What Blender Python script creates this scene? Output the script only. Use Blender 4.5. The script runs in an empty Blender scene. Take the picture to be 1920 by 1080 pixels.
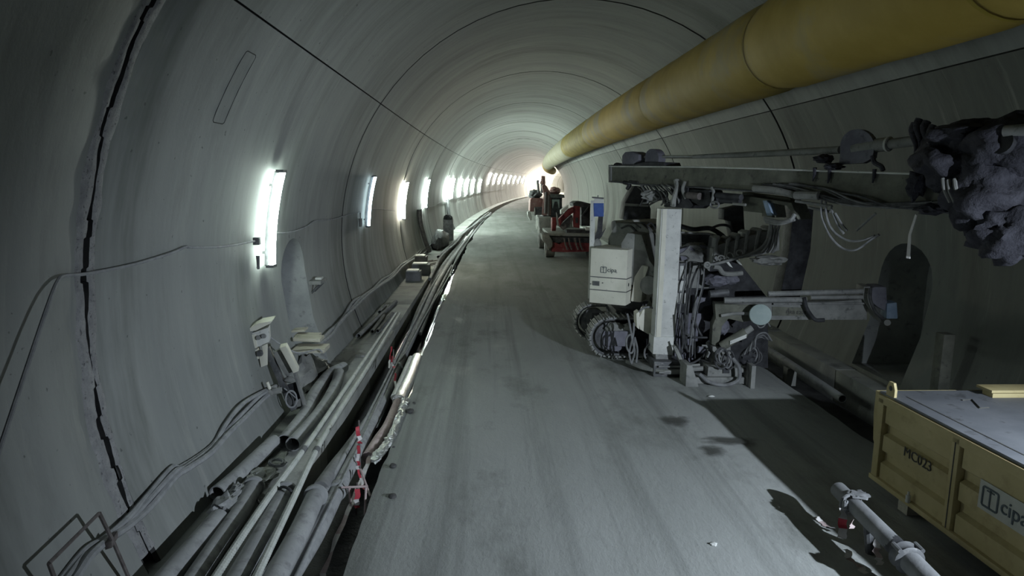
import bpy, bmesh, math, random
from mathutils import Vector, Matrix, noise
from mathutils.geometry import delaunay_2d_cdt
random.seed(7)
PI = math.pi
S = bpy.context.scene
COL = S.collection
V = Vector

# ------------------------------------------------------------------ camera
FPX, PITCH, YAW, ROLL = 1258.8, 0.1578, 0.0365, 0.0143
EYE = V((0, 0, 3.6))
_cp, _sp, _cy, _sy = math.cos(PITCH), math.sin(PITCH), math.cos(YAW), math.sin(YAW)
FW = V((_sy*_cp, _cy*_cp, -_sp)); _r0 = V((_cy, -_sy, 0)); _u0 = _r0.cross(FW)
RT = _r0*math.cos(ROLL) + _u0*math.sin(ROLL); UP = _u0*math.cos(ROLL) - _r0*math.sin(ROLL)
cd = bpy.data.cameras.new('camera'); cam = bpy.data.objects.new('camera', cd); COL.objects.link(cam)
cd.sensor_width = 36; cd.lens = FPX/1920*36; cd.clip_end = 600; cd.clip_start = 0.05
cam.matrix_world = Matrix(((RT.x, UP.x, -FW.x, EYE.x), (RT.y, UP.y, -FW.y, EYE.y), (RT.z, UP.z, -FW.z, EYE.z), (0, 0, 0, 1)))
S.camera = cam
# ------------------------------------------------------------------ world, exposure, the work floodlight
w = bpy.data.worlds.new('tunnel_dark'); S.world = w; w.use_nodes = True
w.node_tree.nodes['Background'].inputs[0].default_value = (0.45, 0.55, 0.62, 1)
w.node_tree.nodes['Background'].inputs[1].default_value = 0.0025
S.view_settings.view_transform = 'Standard'; S.view_settings.look = 'None'
S.view_settings.gamma = 1; S.view_settings.use_curve_mapping = False
S.view_settings.exposure = 0.05
def spot(name, loc, aim, power, colour, cone, blend, size):
    l = bpy.data.lights.new(name, 'SPOT'); l.energy = power; l.color = colour; l.spot_size = math.radians(cone)
    l.spot_blend = blend; l.shadow_soft_size = size
    o = bpy.data.objects.new(name, l); COL.objects.link(o); o.location = loc
    o.rotation_euler = (V(aim)-V(loc)).to_track_quat('-Z', 'Y').to_euler()
    return o
spot('work_floodlight', (6.5, 1.6, 3.4), (1.75, 8.1, 0.0), 3100, (0.79, 0.89, 1.0), 91, 1.0, 0.05)
LAMP = 120.0     # emission of the fluorescent tubes
# ------------------------------------------------------------------ geometry helpers
CX, ZC, R, RC, S0, L0, LR = 2.084, 2.1707, 5.6, 900.0, 19.0, 5.877, 10.3575
PHS = 0.6017
def T(s, off, z):
    """point at arc length s along the tunnel, off metres right of its axis"""
    t = max(s-S0, 0)/RC
    x = CX + RC*(1-math.cos(t)); y = s if s < S0 else S0 + RC*math.sin(t)
    return V((x + math.cos(t)*off, y - math.sin(t)*off, z))
def TR(s, phi, r=R): return T(s, r*math.cos(phi), ZC + r*math.sin(phi))
def heading(s): return -max(s-S0, 0)/RC
def ray(u, v): return FW + RT*((u-960)/FPX) + UP*((540-v)/FPX)
def G(u, v, z=0.0):
    d = ray(u, v); return EYE + d*((z-EYE.z)/d.z)
def A(u, v, y):
    d = ray(u, v); return EYE + d*(y/d.y)
def PL(u, v, p0, dr):
    n = V((dr[1], -dr[0], 0)); d = ray(u, v); return EYE + d*((V(p0)-EYE).dot(n)/d.dot(n))
def WL(u, v, off=0.0):
    """where a sight line meets the straight part of the lining, off metres inside it"""
    d = ray(u, v); r = R-off; ox, oz = EYE.x-CX, EYE.z-ZC
    a = d.x**2+d.z**2; b = 2*(ox*d.x+oz*d.z); c = ox*ox+oz*oz-r*r
    return EYE + d*((-b+math.sqrt(b*b-4*a*c))/(2*a))
def wall_s(s, z, off=0.0, side=-1):
    r = R-off; return T(s, side*math.sqrt(max(r*r-(z-ZC)**2, 0)), z)
def smooth(pts, n=6):
    pts = [V(p) for p in pts]
    if len(pts) < 3: return pts
    P = [pts[0]*2-pts[1]] + pts + [pts[-1]*2-pts[-2]]; out = []
    for i in range(1, len(P)-2):
        a, b, c, d = P[i-1:i+3]
        for k in range(n):
            t = k/n
            out.append(0.5*((2*b)+(c-a)*t+(2*a-5*b+4*c-d)*t*t+(3*b-a-3*c+d)*t**3))
    out.append(pts[-1]); return out
class MB:
    def __init__(s): s.v = []; s.f = []
    def add(s, vs, fs):
        o = len(s.v); s.v += [V(p) for p in vs]; s.f += [tuple(i+o for i in f) for f in fs]; return s
    def obox(s, c, ax, ay, az):
        c, ax, ay, az = V(c), V(ax), V(ay), V(az)
        vs = [c+ax*i+ay*j+az*k for i in (-1, 1) for j in (-1, 1) for k in (-1, 1)]
        fs = [(0, 1, 3, 2), (4, 6, 7, 5), (0, 4, 5, 1), (2, 3, 7, 6), (0, 2, 6, 4), (1, 5, 7, 3)]
        if ax.cross(ay).dot(az) < 0: fs = [f[::-1] for f in fs]
        return s.add(vs, fs)
    def box(s, lo, hi, rz=0, piv=None):
        lo, hi = V(lo), V(hi); c = (lo+hi)/2; h = (hi-lo)/2
        ax, ay = V((h.x, 0, 0)), V((0, h.y, 0))
        if rz:
            m = Matrix.Rotation(rz, 3, 'Z'); ax, ay = m@ax, m@ay
            if piv is not None: c = V(piv)+m@(c-V(piv))
        return s.obox(c, ax, ay, (0, 0, h.z))
    def cyl(s, p0, p1, r0, r1=None, n=12, caps=True):
        return s.tube([p0, p1], [r0, r0 if r1 is None else r1], n, caps)
    def tube(s, pts, r, n=8, caps=True):
        pts = [V(p) for p in pts]; m = len(pts)
        rs = r if isinstance(r, (list, tuple)) else [r]*m
        vs = []; fs = []; prev = None
        for i, p in enumerate(pts):
            t = (pts[min(i+1, m-1)]-pts[max(i-1, 0)]).normalized()
            if prev is None:
                a = V((0, 0, 1)) if abs(t.z) < 0.9 else V((1, 0, 0))
                u = (a-t*a.dot(t)).normalized()
            else:
                u = (prev-t*prev.dot(t)).normalized()
            prev = u; w_ = t.cross(u)
            for k in range(n):
                an = 2*PI*k/n; vs.append(p+(u*math.cos(an)+w_*math.sin(an))*rs[i])
        for i in range(m-1):
            for k in range(n):
                k2 = (k+1) % n; fs.append((i*n+k, i*n+k2, (i+1)*n+k2, (i+1)*n+k))
        if caps: fs.append(tuple(range(n-1, -1, -1))); fs.append(tuple((m-1)*n+k for k in range(n)))
        return s.add(vs, fs)
    def pipe(s, pts, r, t=0.012, n=16):
        """open pipe with wall thickness"""
        pts = [V(p) for p in pts]; o = len(s.v)
        s.tube(pts, r, n, False); o2 = len(s.v); s.tube(pts[::-1], r-t, n, False)
        m = len(pts)
        # joining rims with rings of quads between matching end circles
        for (ia, ib) in ((0, m-1), (m-1, 0)):
            A_ = [o+ia*n+k for k in range(n)]; B_ = [o2+ib*n+k for k in range(n)]
            for k in range(n):
                a, b = A_[k], A_[(k+1) % n]
                c = min(B_, key=lambda q: (s.v[q]-s.v[b]).length); d = min(B_, key=lambda q: (s.v[q]-s.v[a]).length)
                if len({a, b, c, d}) == 4: s.f.append((a, b, c, d))
        return s
    def prism(s, poly, ext):
        poly = [V(p) for p in poly]; e = V(ext); n = len(poly)
        nn = V((0, 0, 0))
        for i in range(n): nn += poly[i].cross(poly[(i+1) % n])
        if nn.dot(e) > 0: poly = poly[::-1]
        return s.add(poly+[p+e for p in poly], [tuple(range(n)), tuple(range(2*n-1, n-1, -1))] +
                     [((i+1) % n, i, n+i, n+(i+1) % n) for i in range(n)])
    def lump(s, c, r, amp=0.25, freq=2.0, seed=0, sub=2, zmin=None):
        bm = bmesh.new(); bmesh.ops.create_icosphere(bm, subdivisions=sub, radius=1)
        rr = V(r) if not isinstance(r, (int, float)) else V((r, r, r)); c = V(c)
        for q in bm.verts:
            d = q.co.normalized(); k = 1+amp*noise.fractal(d*freq+V((seed*7.3, seed*3.1, seed)), 1.0, 2.0, 3)
            q.co = c+V((d.x*rr.x, d.y*rr.y, d.z*rr.z))*k
            if zmin is not None and q.co.z < zmin: q.co.z = zmin
        bm.verts.index_update()
        s.add([q.co.copy() for q in bm.verts], [[q.index for q in f.verts] for f in bm.faces]); bm.free(); return s
ORG = {}
def mesh_of(name, mb, org, bevel=0, smooth_deg=35):
    me = bpy.data.meshes.new(name)
    me.from_pydata([p-org for p in mb.v], [], mb.f); me.update()
    if bevel:
        bm = bmesh.new(); bm.from_mesh(me)
        es = [e for e in bm.edges if e.is_manifold and e.calc_face_angle(0) > 0.6]
        bmesh.ops.bevel(bm, geom=es, offset=bevel, segments=2, profile=0.6, affect='EDGES', clamp_overlap=True)
        bm.to_mesh(me); bm.free()
    if smooth_deg:
        me.shade_smooth(); me.set_sharp_from_angle(angle=math.radians(smooth_deg))
    return me
def tag(o, label=None, cat=None, group=None, kind=None):
    if label: o['label'] = label
    if cat: o['category'] = cat
    if group: o['group'] = group
    if kind: o['kind'] = kind
    return o
def root(name, loc, label, cat, group=None, kind=None):
    o = bpy.data.objects.new(name, None); o.empty_display_size = 0.2; o.location = V(loc); COL.objects.link(o)
    ORG[o.name] = V(loc); return tag(o, label, cat, group, kind)
def part(name, mb, mat, parent=None, bevel=0, label=None, smooth_deg=35):
    org = ORG[parent.name] if parent else V((0, 0, 0))
    o = bpy.data.objects.new(name, mesh_of(name, mb, org, bevel, smooth_deg)); o.data.materials.append(mat)
    COL.objects.link(o); o.parent = parent; ORG[o.name] = org
    if label: o['label'] = label
    return o
def thing(name, mb, mat, label, cat, group=None, bevel=0, base=None, kind=None, smooth_deg=35):
    """a thing that is one mesh, origin at its base"""
    if base is None:
        xs = [p.x for p in mb.v]; ys = [p.y for p in mb.v]; zs = [p.z for p in mb.v]
        base = V(((min(xs)+max(xs))/2, (min(ys)+max(ys))/2, min(zs)))
    o = bpy.data.objects.new(name, mesh_of(name, mb, V(base), bevel, smooth_deg)); o.data.materials.append(mat)
    o.location = V(base); COL.objects.link(o); ORG[o.name] = V(base)
    return tag(o, label, cat, group, kind)
def text_mb(body, size, o, ex, ey, depth=0.004):
    """letters as a mesh, laid from o along ex (reading) and ey (up)"""
    c = bpy.data.curves.new('t', 'FONT'); c.body = body; c.size = size; c.extrude = depth/2; c.resolution_u = 3
    ob = bpy.data.objects.new('t', c); COL.objects.link(ob); dg = bpy.context.evaluated_depsgraph_get()
    me = bpy.data.meshes.new_from_object(ob.evaluated_get(dg)); ex, ey = V(ex).normalized(), V(ey).normalized(); ez = ex.cross(ey)
    mb = MB().add([V(o)+ex*q.co.x+ey*q.co.y+ez*q.co.z for q in me.vertices], [tuple(f.vertices) for f in me.polygons])
    bpy.data.objects.remove(ob); bpy.data.curves.remove(c); bpy.data.meshes.remove(me); return mb
# ------------------------------------------------------------------ materials
def nodes(name):
    m = bpy.data.materials.new(name); m.use_nodes = True; nt = m.node_tree
    return m, nt, nt.nodes['Principled BSDF']
def rgb(c): return (c[0], c[1], c[2], 1)
def mat(name, a, b=None, scale=3.0, rough=0.8, metal=0.0, bump=0.0, stretch=(1, 1, 1), detail=6, lo=0.35, hi=0.65,
        third=None, t_scale=14, t_lo=.58, t_hi=.7, coord='Object', spec=0.3, bscale=None):
    m, nt, bs = nodes(name); N = nt.nodes; Lk = nt.links
    bs.inputs['Roughness'].default_value = rough; bs.inputs['Metallic'].default_value = metal
    bs.inputs['Specular IOR Level'].default_value = spec
    tc = N.new('ShaderNodeTexCoord'); mp = N.new('ShaderNodeMapping'); mp.inputs['Scale'].default_value = stretch
    Lk.new(tc.outputs[coord], mp.inputs[0])
    def nz(sc, d):
        n = N.new('ShaderNodeTexNoise'); n.inputs['Scale'].default_value = sc; n.inputs['Detail'].default_value = d
        n.inputs['Roughness'].default_value = 0.62; Lk.new(mp.outputs[0], n.inputs['Vector']); return n
    n1 = nz(scale, detail)
    r = N.new('ShaderNodeValToRGB'); r.color_ramp.elements[0].position = lo; r.color_ramp.elements[1].position = hi
    r.color_ramp.elements[0].color = rgb(a); r.color_ramp.elements[1].color = rgb(b or a); Lk.new(n1.outputs['Fac'], r.inputs[0])
    out = r.outputs[0]
    if third:
        n2 = nz(t_scale, 5); r2 = N.new('ShaderNodeValToRGB'); r2.color_ramp.elements[0].position = t_lo; r2.color_ramp.elements[1].position = t_hi
        Lk.new(n2.outputs['Fac'], r2.inputs[0]); mx = N.new('ShaderNodeMix'); mx.data_type = 'RGBA'
        Lk.new(r2.outputs[0], mx.inputs[0]); Lk.new(out, mx.inputs[6]); mx.inputs[7].default_value = rgb(third); out = mx.outputs[2]
    Lk.new(out, bs.inputs['Base Color'])
    if bump:
        n3 = nz(bscale or scale*6, 8); bp = N.new('ShaderNodeBump'); bp.inputs['Strength'].default_value = bump; bp.inputs['Distance'].default_value = 0.03
        Lk.new(n3.outputs['Fac'], bp.inputs['Height']); Lk.new(bp.outputs[0], bs.inputs['Normal'])
    return m
def emit(name, col, st):
    m, nt, bs = nodes(name); bs.inputs['Base Color'].default_value = rgb(col)
    bs.inputs['Emission Color'].default_value = rgb(col); bs.inputs['Emission Strength'].default_value = st; return m
M = {}
def concrete(name, a, b, dark):
    """lining concrete: UV = (metres along the tunnel, metres round the arc); pour bands run round the arc"""
    m, nt, bs = nodes(name); N = nt.nodes; Lk = nt.links; bs.inputs['Roughness'].default_value = 0.72; bs.inputs['Specular IOR Level'].default_value = 0.35
    uv = N.new('ShaderNodeUVMap')
    def nz(sx, sy, sc, d, ro=0.6):
        mp = N.new('ShaderNodeMapping'); mp.inputs['Scale'].default_value = (sx, sy, 1); Lk.new(uv.outputs[0], mp.inputs[0])
        n = N.new('ShaderNodeTexNoise'); n.inputs['Scale'].default_value = sc; n.inputs['Detail'].default_value = d; n.inputs['Roughness'].default_value = ro
        Lk.new(mp.outputs[0], n.inputs['Vector']); return n.outputs['Fac']
    def ramp(f, p0, p1, c0, c1):
        r = N.new('ShaderNodeValToRGB'); r.color_ramp.elements[0].position = p0; r.color_ramp.elements[1].position = p1
        r.color_ramp.elements[0].color = rgb(c0); r.color_ramp.elements[1].color = rgb(c1); Lk.new(f, r.inputs[0]); return r.outputs[0]
    def mix(f, c1, c2, mode='MIX'):
        x = N.new('ShaderNodeMix'); x.data_type = 'RGBA'; x.blend_type = mode
        if isinstance(f, float): x.inputs[0].default_value = f
        else: Lk.new(f, x.inputs[0])
        for i, c in ((6, c1), (7, c2)):
            if isinstance(c, tuple): x.inputs[i].default_value = rgb(c)
            else: Lk.new(c, x.inputs[i])
        return x.outputs[2]
    base = ramp(nz(1.1, .13, 1.0, 5), .3, .7, a, b)
    st = ramp(nz(.55, .075, 1.0, 6, .68), .50, .68, (0, 0, 0), (.9, .9, .9)); base = mix(st, base, dark)
    st2 = ramp(nz(2.6, .5, 1.0, 7, .7), .5, .78, (0, 0, 0), (.45, .45, .45)); base = mix(st2, base, dark)
    pale = ramp(nz(3.5, .25, 1.0, 6, .7), .58, .75, (0, 0, 0), (.35, .35, .35)); base = mix(pale, base, (.50, .50, .46))
    pits = ramp(nz(1, 1, 9.0, 2), .70, .74, (0, 0, 0), (.6, .6, .6)); base = mix(pits, base, (.05, .055, .055))
    Lk.new(base, bs.inputs['Base Color'])
    bp = N.new('ShaderNodeBump'); bp.inputs['Strength'].default_value = .25; bp.inputs['Distance'].default_value = .02
    Lk.new(nz(1.5, .7, 3.0, 9, .65), bp.inputs['Height']); Lk.new(bp.outputs[0], bs.inputs['Normal']); return m
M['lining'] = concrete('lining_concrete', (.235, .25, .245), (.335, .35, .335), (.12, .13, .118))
M['lining_r'] = concrete('shaded_lining_concrete', (.105, .115, .102), (.175, .185, .165), (.06, .066, .056))  # lining darkened to put the right wall's shade into its colour
M['joint'] = mat('joint_dark', (.02, .021, .022), (.05, .05, .05), 6)
M['mortar'] = mat('ragged_mortar', (.30, .305, .315), (.44, .445, .45), 9, bump=.9, third=(.10, .10, .105), t_scale=25)
def road_mat():
    m, nt, bs = nodes('dusty_road'); N = nt.nodes; Lk = nt.links
    tc = N.new('ShaderNodeTexCoord')
    def nz(st, sc, d, ro=.6):
        mp = N.new('ShaderNodeMapping'); mp.inputs['Scale'].default_value = st; Lk.new(tc.outputs['Object'], mp.inputs[0])
        n = N.new('ShaderNodeTexNoise'); n.inputs['Scale'].default_value = sc; n.inputs['Detail'].default_value = d; n.inputs['Roughness'].default_value = ro
        Lk.new(mp.outputs[0], n.inputs['Vector']); return n.outputs['Fac']
    def ramp(f, p0, p1, c0, c1):
        r = N.new('ShaderNodeValToRGB'); r.color_ramp.elements[0].position = p0; r.color_ramp.elements[1].position = p1
        r.color_ramp.elements[0].color = rgb(c0); r.color_ramp.elements[1].color = rgb(c1); Lk.new(f, r.inputs[0]); return r.outputs[0]
    def mix(f, c1, c2):
        x = N.new('ShaderNodeMix'); x.data_type = 'RGBA'; Lk.new(f, x.inputs[0])
        for i, c in ((6, c1), (7, c2)):
            if isinstance(c, tuple): x.inputs[i].default_value = rgb(c)
            else: Lk.new(c, x.inputs[i])
        return x.outputs[2]
    c = ramp(nz((1, .35, 1), .5, 6), .3, .7, (.31, .325, .315), (.41, .425, .415))
    tr = ramp(nz((1.9, .05, 1), 1.0, 5, .65), .50, .72, (0, 0, 0), (.85, .85, .85)); c = mix(tr, c, (.165, .175, .168))
    tp = ramp(nz((2.7, .04, 1), 1.0, 4), .55, .8, (0, 0, 0), (.6, .6, .6)); c = mix(tp, c, (.43, .445, .435))
    st = ramp(nz((1, .45, 1), .55, 7, .7), .52, .70, (0, 0, 0), (.8, .8, .8)); c = mix(st, c, (.13, .138, .125))
    gr = ramp(nz((1, 1, 1), 38, 4, .7), .60, .72, (0, 0, 0), (.4, .4, .4)); c = mix(gr, c, (.13, .13, .13))
    sp_ = N.new('ShaderNodeSeparateXYZ'); Lk.new(tc.outputs['Object'], sp_.inputs[0])        # the haul road is damp and oily deeper in
    mr = N.new('ShaderNodeMapRange'); mr.interpolation_type = 'SMOOTHSTEP'; mr.inputs[1].default_value = 12; mr.inputs[2].default_value = 30; mr.inputs[3].default_value = .05; mr.inputs[4].default_value = .62; Lk.new(sp_.outputs[1], mr.inputs[0])
    da = N.new('ShaderNodeMath'); da.operation = 'MULTIPLY_ADD'; da.use_clamp = True; Lk.new(nz((.5, .22, 1), .8, 6, .65), da.inputs[0]); da.inputs[1].default_value = 2.2; da.inputs[2].default_value = -.72
    dm = N.new('ShaderNodeMath'); dm.operation = 'MULTIPLY'; Lk.new(da.outputs[0], dm.inputs[0]); Lk.new(mr.outputs[0], dm.inputs[1])
    db = N.new('ShaderNodeMath'); db.operation = 'ADD'; db.use_clamp = True; Lk.new(dm.outputs[0], db.inputs[0]); mr2 = N.new('ShaderNodeMath'); mr2.operation = 'MULTIPLY'; mr2.inputs[1].default_value = .75; Lk.new(mr.outputs[0], mr2.inputs[0]); Lk.new(mr2.outputs[0], db.inputs[1])
    c = mix(db.outputs[0], c, (.085, .095, .085))
    Lk.new(c, bs.inputs['Base Color'])
    rr = ramp(nz((1, .6, 1), .9, 7, .7), .55, .7, (.92, .92, .92), (.6, .6, .6)); Lk.new(rr, bs.inputs['Roughness']); bs.inputs['Specular IOR Level'].default_value = .3
    bp = N.new('ShaderNodeBump'); bp.inputs['Strength'].default_value = .45; bp.inputs['Distance'].default_value = .03
    Lk.new(nz((1, .5, 1), 12, 9, .7), bp.inputs['Height']); Lk.new(bp.outputs[0], bs.inputs['Normal']); return m
M['road'] = road_mat()
M['slab'] = mat('walkway_concrete', (.25, .262, .25), (.38, .39, .365), 1.2, bump=.4, third=(.15, .155, .148), t_scale=2.2, t_lo=.57, t_hi=.75, bscale=14)
M['trench'] = mat('trench_mud', (.035, .036, .038), (.09, .092, .095), 2.5, rough=.6, bump=.6)
M['wet'] = mat('wet_mud', (.045, .047, .04), (.085, .087, .075), 4, rough=.55, bump=.4)
M['water'] = mat('trench_water', (.012, .014, .014), (.02, .022, .02), 2, rough=.06, bump=.25, bscale=5, spec=.6)
M['yellow'] = mat('duct_fabric', (.34, .24, .04), (.44, .32, .07), .8, rough=.75, bump=.12, third=(.27, .24, .15), t_scale=.55, t_lo=.5, t_hi=.72)
M['ochre'] = mat('duct_stain', (.22, .16, .02), (.36, .27, .035), 2.2, rough=.75, bump=.1)
M['duct_grey'] = mat('duct_dusty_grey', (.34, .31, .21), (.42, .40, .30), 1.2, rough=.8)
M['pipe'] = mat('dusty_pipe', (.27, .28, .285), (.37, .38, .385), 2.2, bump=.2, third=(.20, .205, .21), t_scale=6, t_lo=.52, t_hi=.7)
M['pipe_dark'] = mat('dark_pipe', (.13, .135, .14), (.25, .255, .265), 2, bump=.2)
M['pvc'] = mat('pale_conduit', (.46, .49, .46), (.60, .62, .58), 4, rough=.6, third=(.33, .34, .33), t_scale=9)
M['rope'] = mat('dusty_cable', (.25, .26, .27), (.35, .36, .37), 8, bump=.3)
M['steel'] = mat('dark_steel', (.07, .072, .078), (.16, .165, .17), 4, rough=.6, metal=.3, third=(.20, .20, .20), t_scale=11)
M['steel2'] = mat('dusty_steel', (.17, .175, .175), (.29, .295, .285), 4, rough=.7, metal=.15, third=(.10, .10, .10), t_scale=9)
M['iron'] = mat('rusty_bracket', (.10, .088, .085), (.19, .17, .165), 12, rough=.75, metal=.2)
M['white'] = mat('dirty_white_paint', (.50, .51, .49), (.66, .67, .64), 2.5, rough=.6, third=(.30, .31, .30), t_scale=16, t_lo=.60, t_hi=.72)
M['cream'] = mat('cream_paint', (.56, .555, .47), (.72, .71, .62), 1.5, rough=.55, third=(.40, .39, .33), t_scale=12, t_lo=.62, t_hi=.75)
M['olive'] = mat('dusty_olive_paint', (.095, .10, .082), (.18, .183, .15), 3, third=(.07, .07, .065), t_scale=8, bump=.2)
M['rig_grey'] = mat('dusty_grey_cover', (.17, .175, .17), (.29, .295, .28), 2.6, third=(.10, .105, .10), t_scale=7)
M['dark'] = mat('black_grime_and_shade', (.018, .019, .022), (.06, .062, .068), 5, rough=.7, bump=.3)
M['hose'] = mat('black_rubber_hose', (.03, .031, .034), (.085, .087, .09), 9, rough=.7)
M['hose_g'] = mat('dusty_rubber_hose', (.13, .133, .137), (.22, .225, .23), 9, rough=.8)
M['purple'] = mat('violet_grey_panel', (.12, .12, .15), (.20, .20, .235), 3, third=(.09, .09, .11), t_scale=9)
M['blue'] = mat('blue_paint', (.03, .07, .26), (.05, .11, .36), 5, rough=.6)
M['bluegrey'] = mat('dusty_blue_paint', (.17, .24, .33), (.26, .34, .44), 5, rough=.7)
M['disc'] = mat('pale_teal_paint', (.27, .34, .34), (.36, .43, .42), 4, rough=.7)
M['mud'] = mat('caked_mud', (.028, .028, .036), (.07, .07, .085), 4, rough=.9, bump=1.0, third=(.03, .03, .037), t_scale=6)
M['chrome'] = mat('worn_chrome_rod', (.50, .50, .48), (.64, .64, .62), 8, rough=.35, metal=.8)
M['skip'] = mat('ochre_skip_paint', (.40, .335, .165), (.50, .425, .23), 1.4, rough=.6, third=(.33, .27, .13), t_scale=5, t_lo=.55, t_hi=.75)
M['lid'] = mat('dusty_lid', (.15, .16, .18), (.22, .23, .25), 1.5, rough=.7, third=(.11, .115, .125), t_scale=6)
M['ink'] = mat('stencil_ink', (.045, .045, .045), (.08, .08, .07), 20)
M['ink2'] = mat('logo_ink', (.07, .09, .10), (.11, .13, .14), 20)
M['plate'] = mat('pale_logo_plate', (.44, .45, .40), (.54, .55, .50), 3)
M['red'] = mat('red_paint', (.13, .020, .024), (.21, .04, .042), 3, rough=.7, third=(.17, .10, .095), t_scale=6)
M['pink'] = mat('faded_red_paint', (.22, .11, .105), (.32, .20, .185), 3, rough=.7, third=(.35, .30, .28), t_scale=6)
M['tape_r'] = mat('red_tape', (.38, .03, .05), (.46, .06, .08), 8, rough=.5)
M['tape_w'] = mat('white_tape', (.55, .53, .52), (.68, .66, .65), 8, rough=.5)
M['tape_p'] = mat('faded_pink_tape', (.42, .32, .32), (.55, .46, .45), 8, rough=.6)
M['wood'] = mat('pale_timber', (.38, .36, .29), (.52, .50, .42), 3, stretch=(1, 6, 6), third=(.25, .23, .19), t_scale=8)
M['foil'] = mat('foil_wrap', (.62, .64, .63), (.78, .79, .77), 5, rough=.28, metal=.85, bump=.8, bscale=16)
M['tyre'] = mat('dusty_tyre', (.10, .102, .10), (.22, .22, .20), 4)
M['glass'] = mat('dark_glass', (.02, .025, .025), (.03, .035, .035), 2, rough=.1, spec=.6)
M['stone'] = mat('dark_stone', (.05, .05, .05), (.10, .10, .10), 5)
M['tube_near'] = emit('worn_fluorescent_tube', (.85, 1.0, .90), LAMP*.5)
M['tube'] = emit('fluorescent_tube', (.85, 1.0, .90), LAMP*1.9)
M['tube_mid'] = emit('new_fluorescent_tube', (.85, 1.0, .90), LAMP*5.8)
M['tube_dim'] = emit('ageing_fluorescent_tube', (.72, .92, 1.0), LAMP*.12)
M['tube_warm'] = emit('warm_fluorescent_tube', (1.0, .97, .78), LAMP*1.6)
M['tube_far'] = emit('sodium_white_tube', (1.0, .97, .88), LAMP*6)
M['tube_end'] = emit('sodium_flood_tube', (1.0, .88, .72), LAMP*20)
def smudge():
    m, nt, bs = nodes('damp_smudge'); N = nt.nodes; Lk = nt.links; bs.inputs['Base Color'].default_value = (.085, .088, .08, 1); bs.inputs['Roughness'].default_value = .6
    uv = N.new('ShaderNodeUVMap'); sx = N.new('ShaderNodeSeparateXYZ'); Lk.new(uv.outputs[0], sx.inputs[0]); tc = N.new('ShaderNodeTexCoord')
    n = N.new('ShaderNodeTexNoise'); n.inputs['Scale'].default_value = 5; n.inputs['Detail'].default_value = 7; Lk.new(tc.outputs['Object'], n.inputs['Vector'])
    a = N.new('ShaderNodeMath'); a.operation = 'MULTIPLY_ADD'; Lk.new(n.outputs['Fac'], a.inputs[0]); a.inputs[1].default_value = 1.3; Lk.new(sx.outputs[0], a.inputs[2])
    r = N.new('ShaderNodeMapRange'); r.inputs[1].default_value = .75; r.inputs[2].default_value = 1.35; r.inputs[4].default_value = .8; Lk.new(a.outputs[0], r.inputs[0])
    e = N.new('ShaderNodeMath'); e.operation = 'MULTIPLY'; r2 = N.new('ShaderNodeMapRange'); r2.inputs[1].default_value = 0; r2.inputs[2].default_value = .3; Lk.new(sx.outputs[0], r2.inputs[0])
    Lk.new(r.outputs[0], e.inputs[0]); Lk.new(r2.outputs[0], e.inputs[1]); Lk.new(e.outputs[0], bs.inputs['Alpha']); return m
M['smudge'] = smudge()
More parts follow.
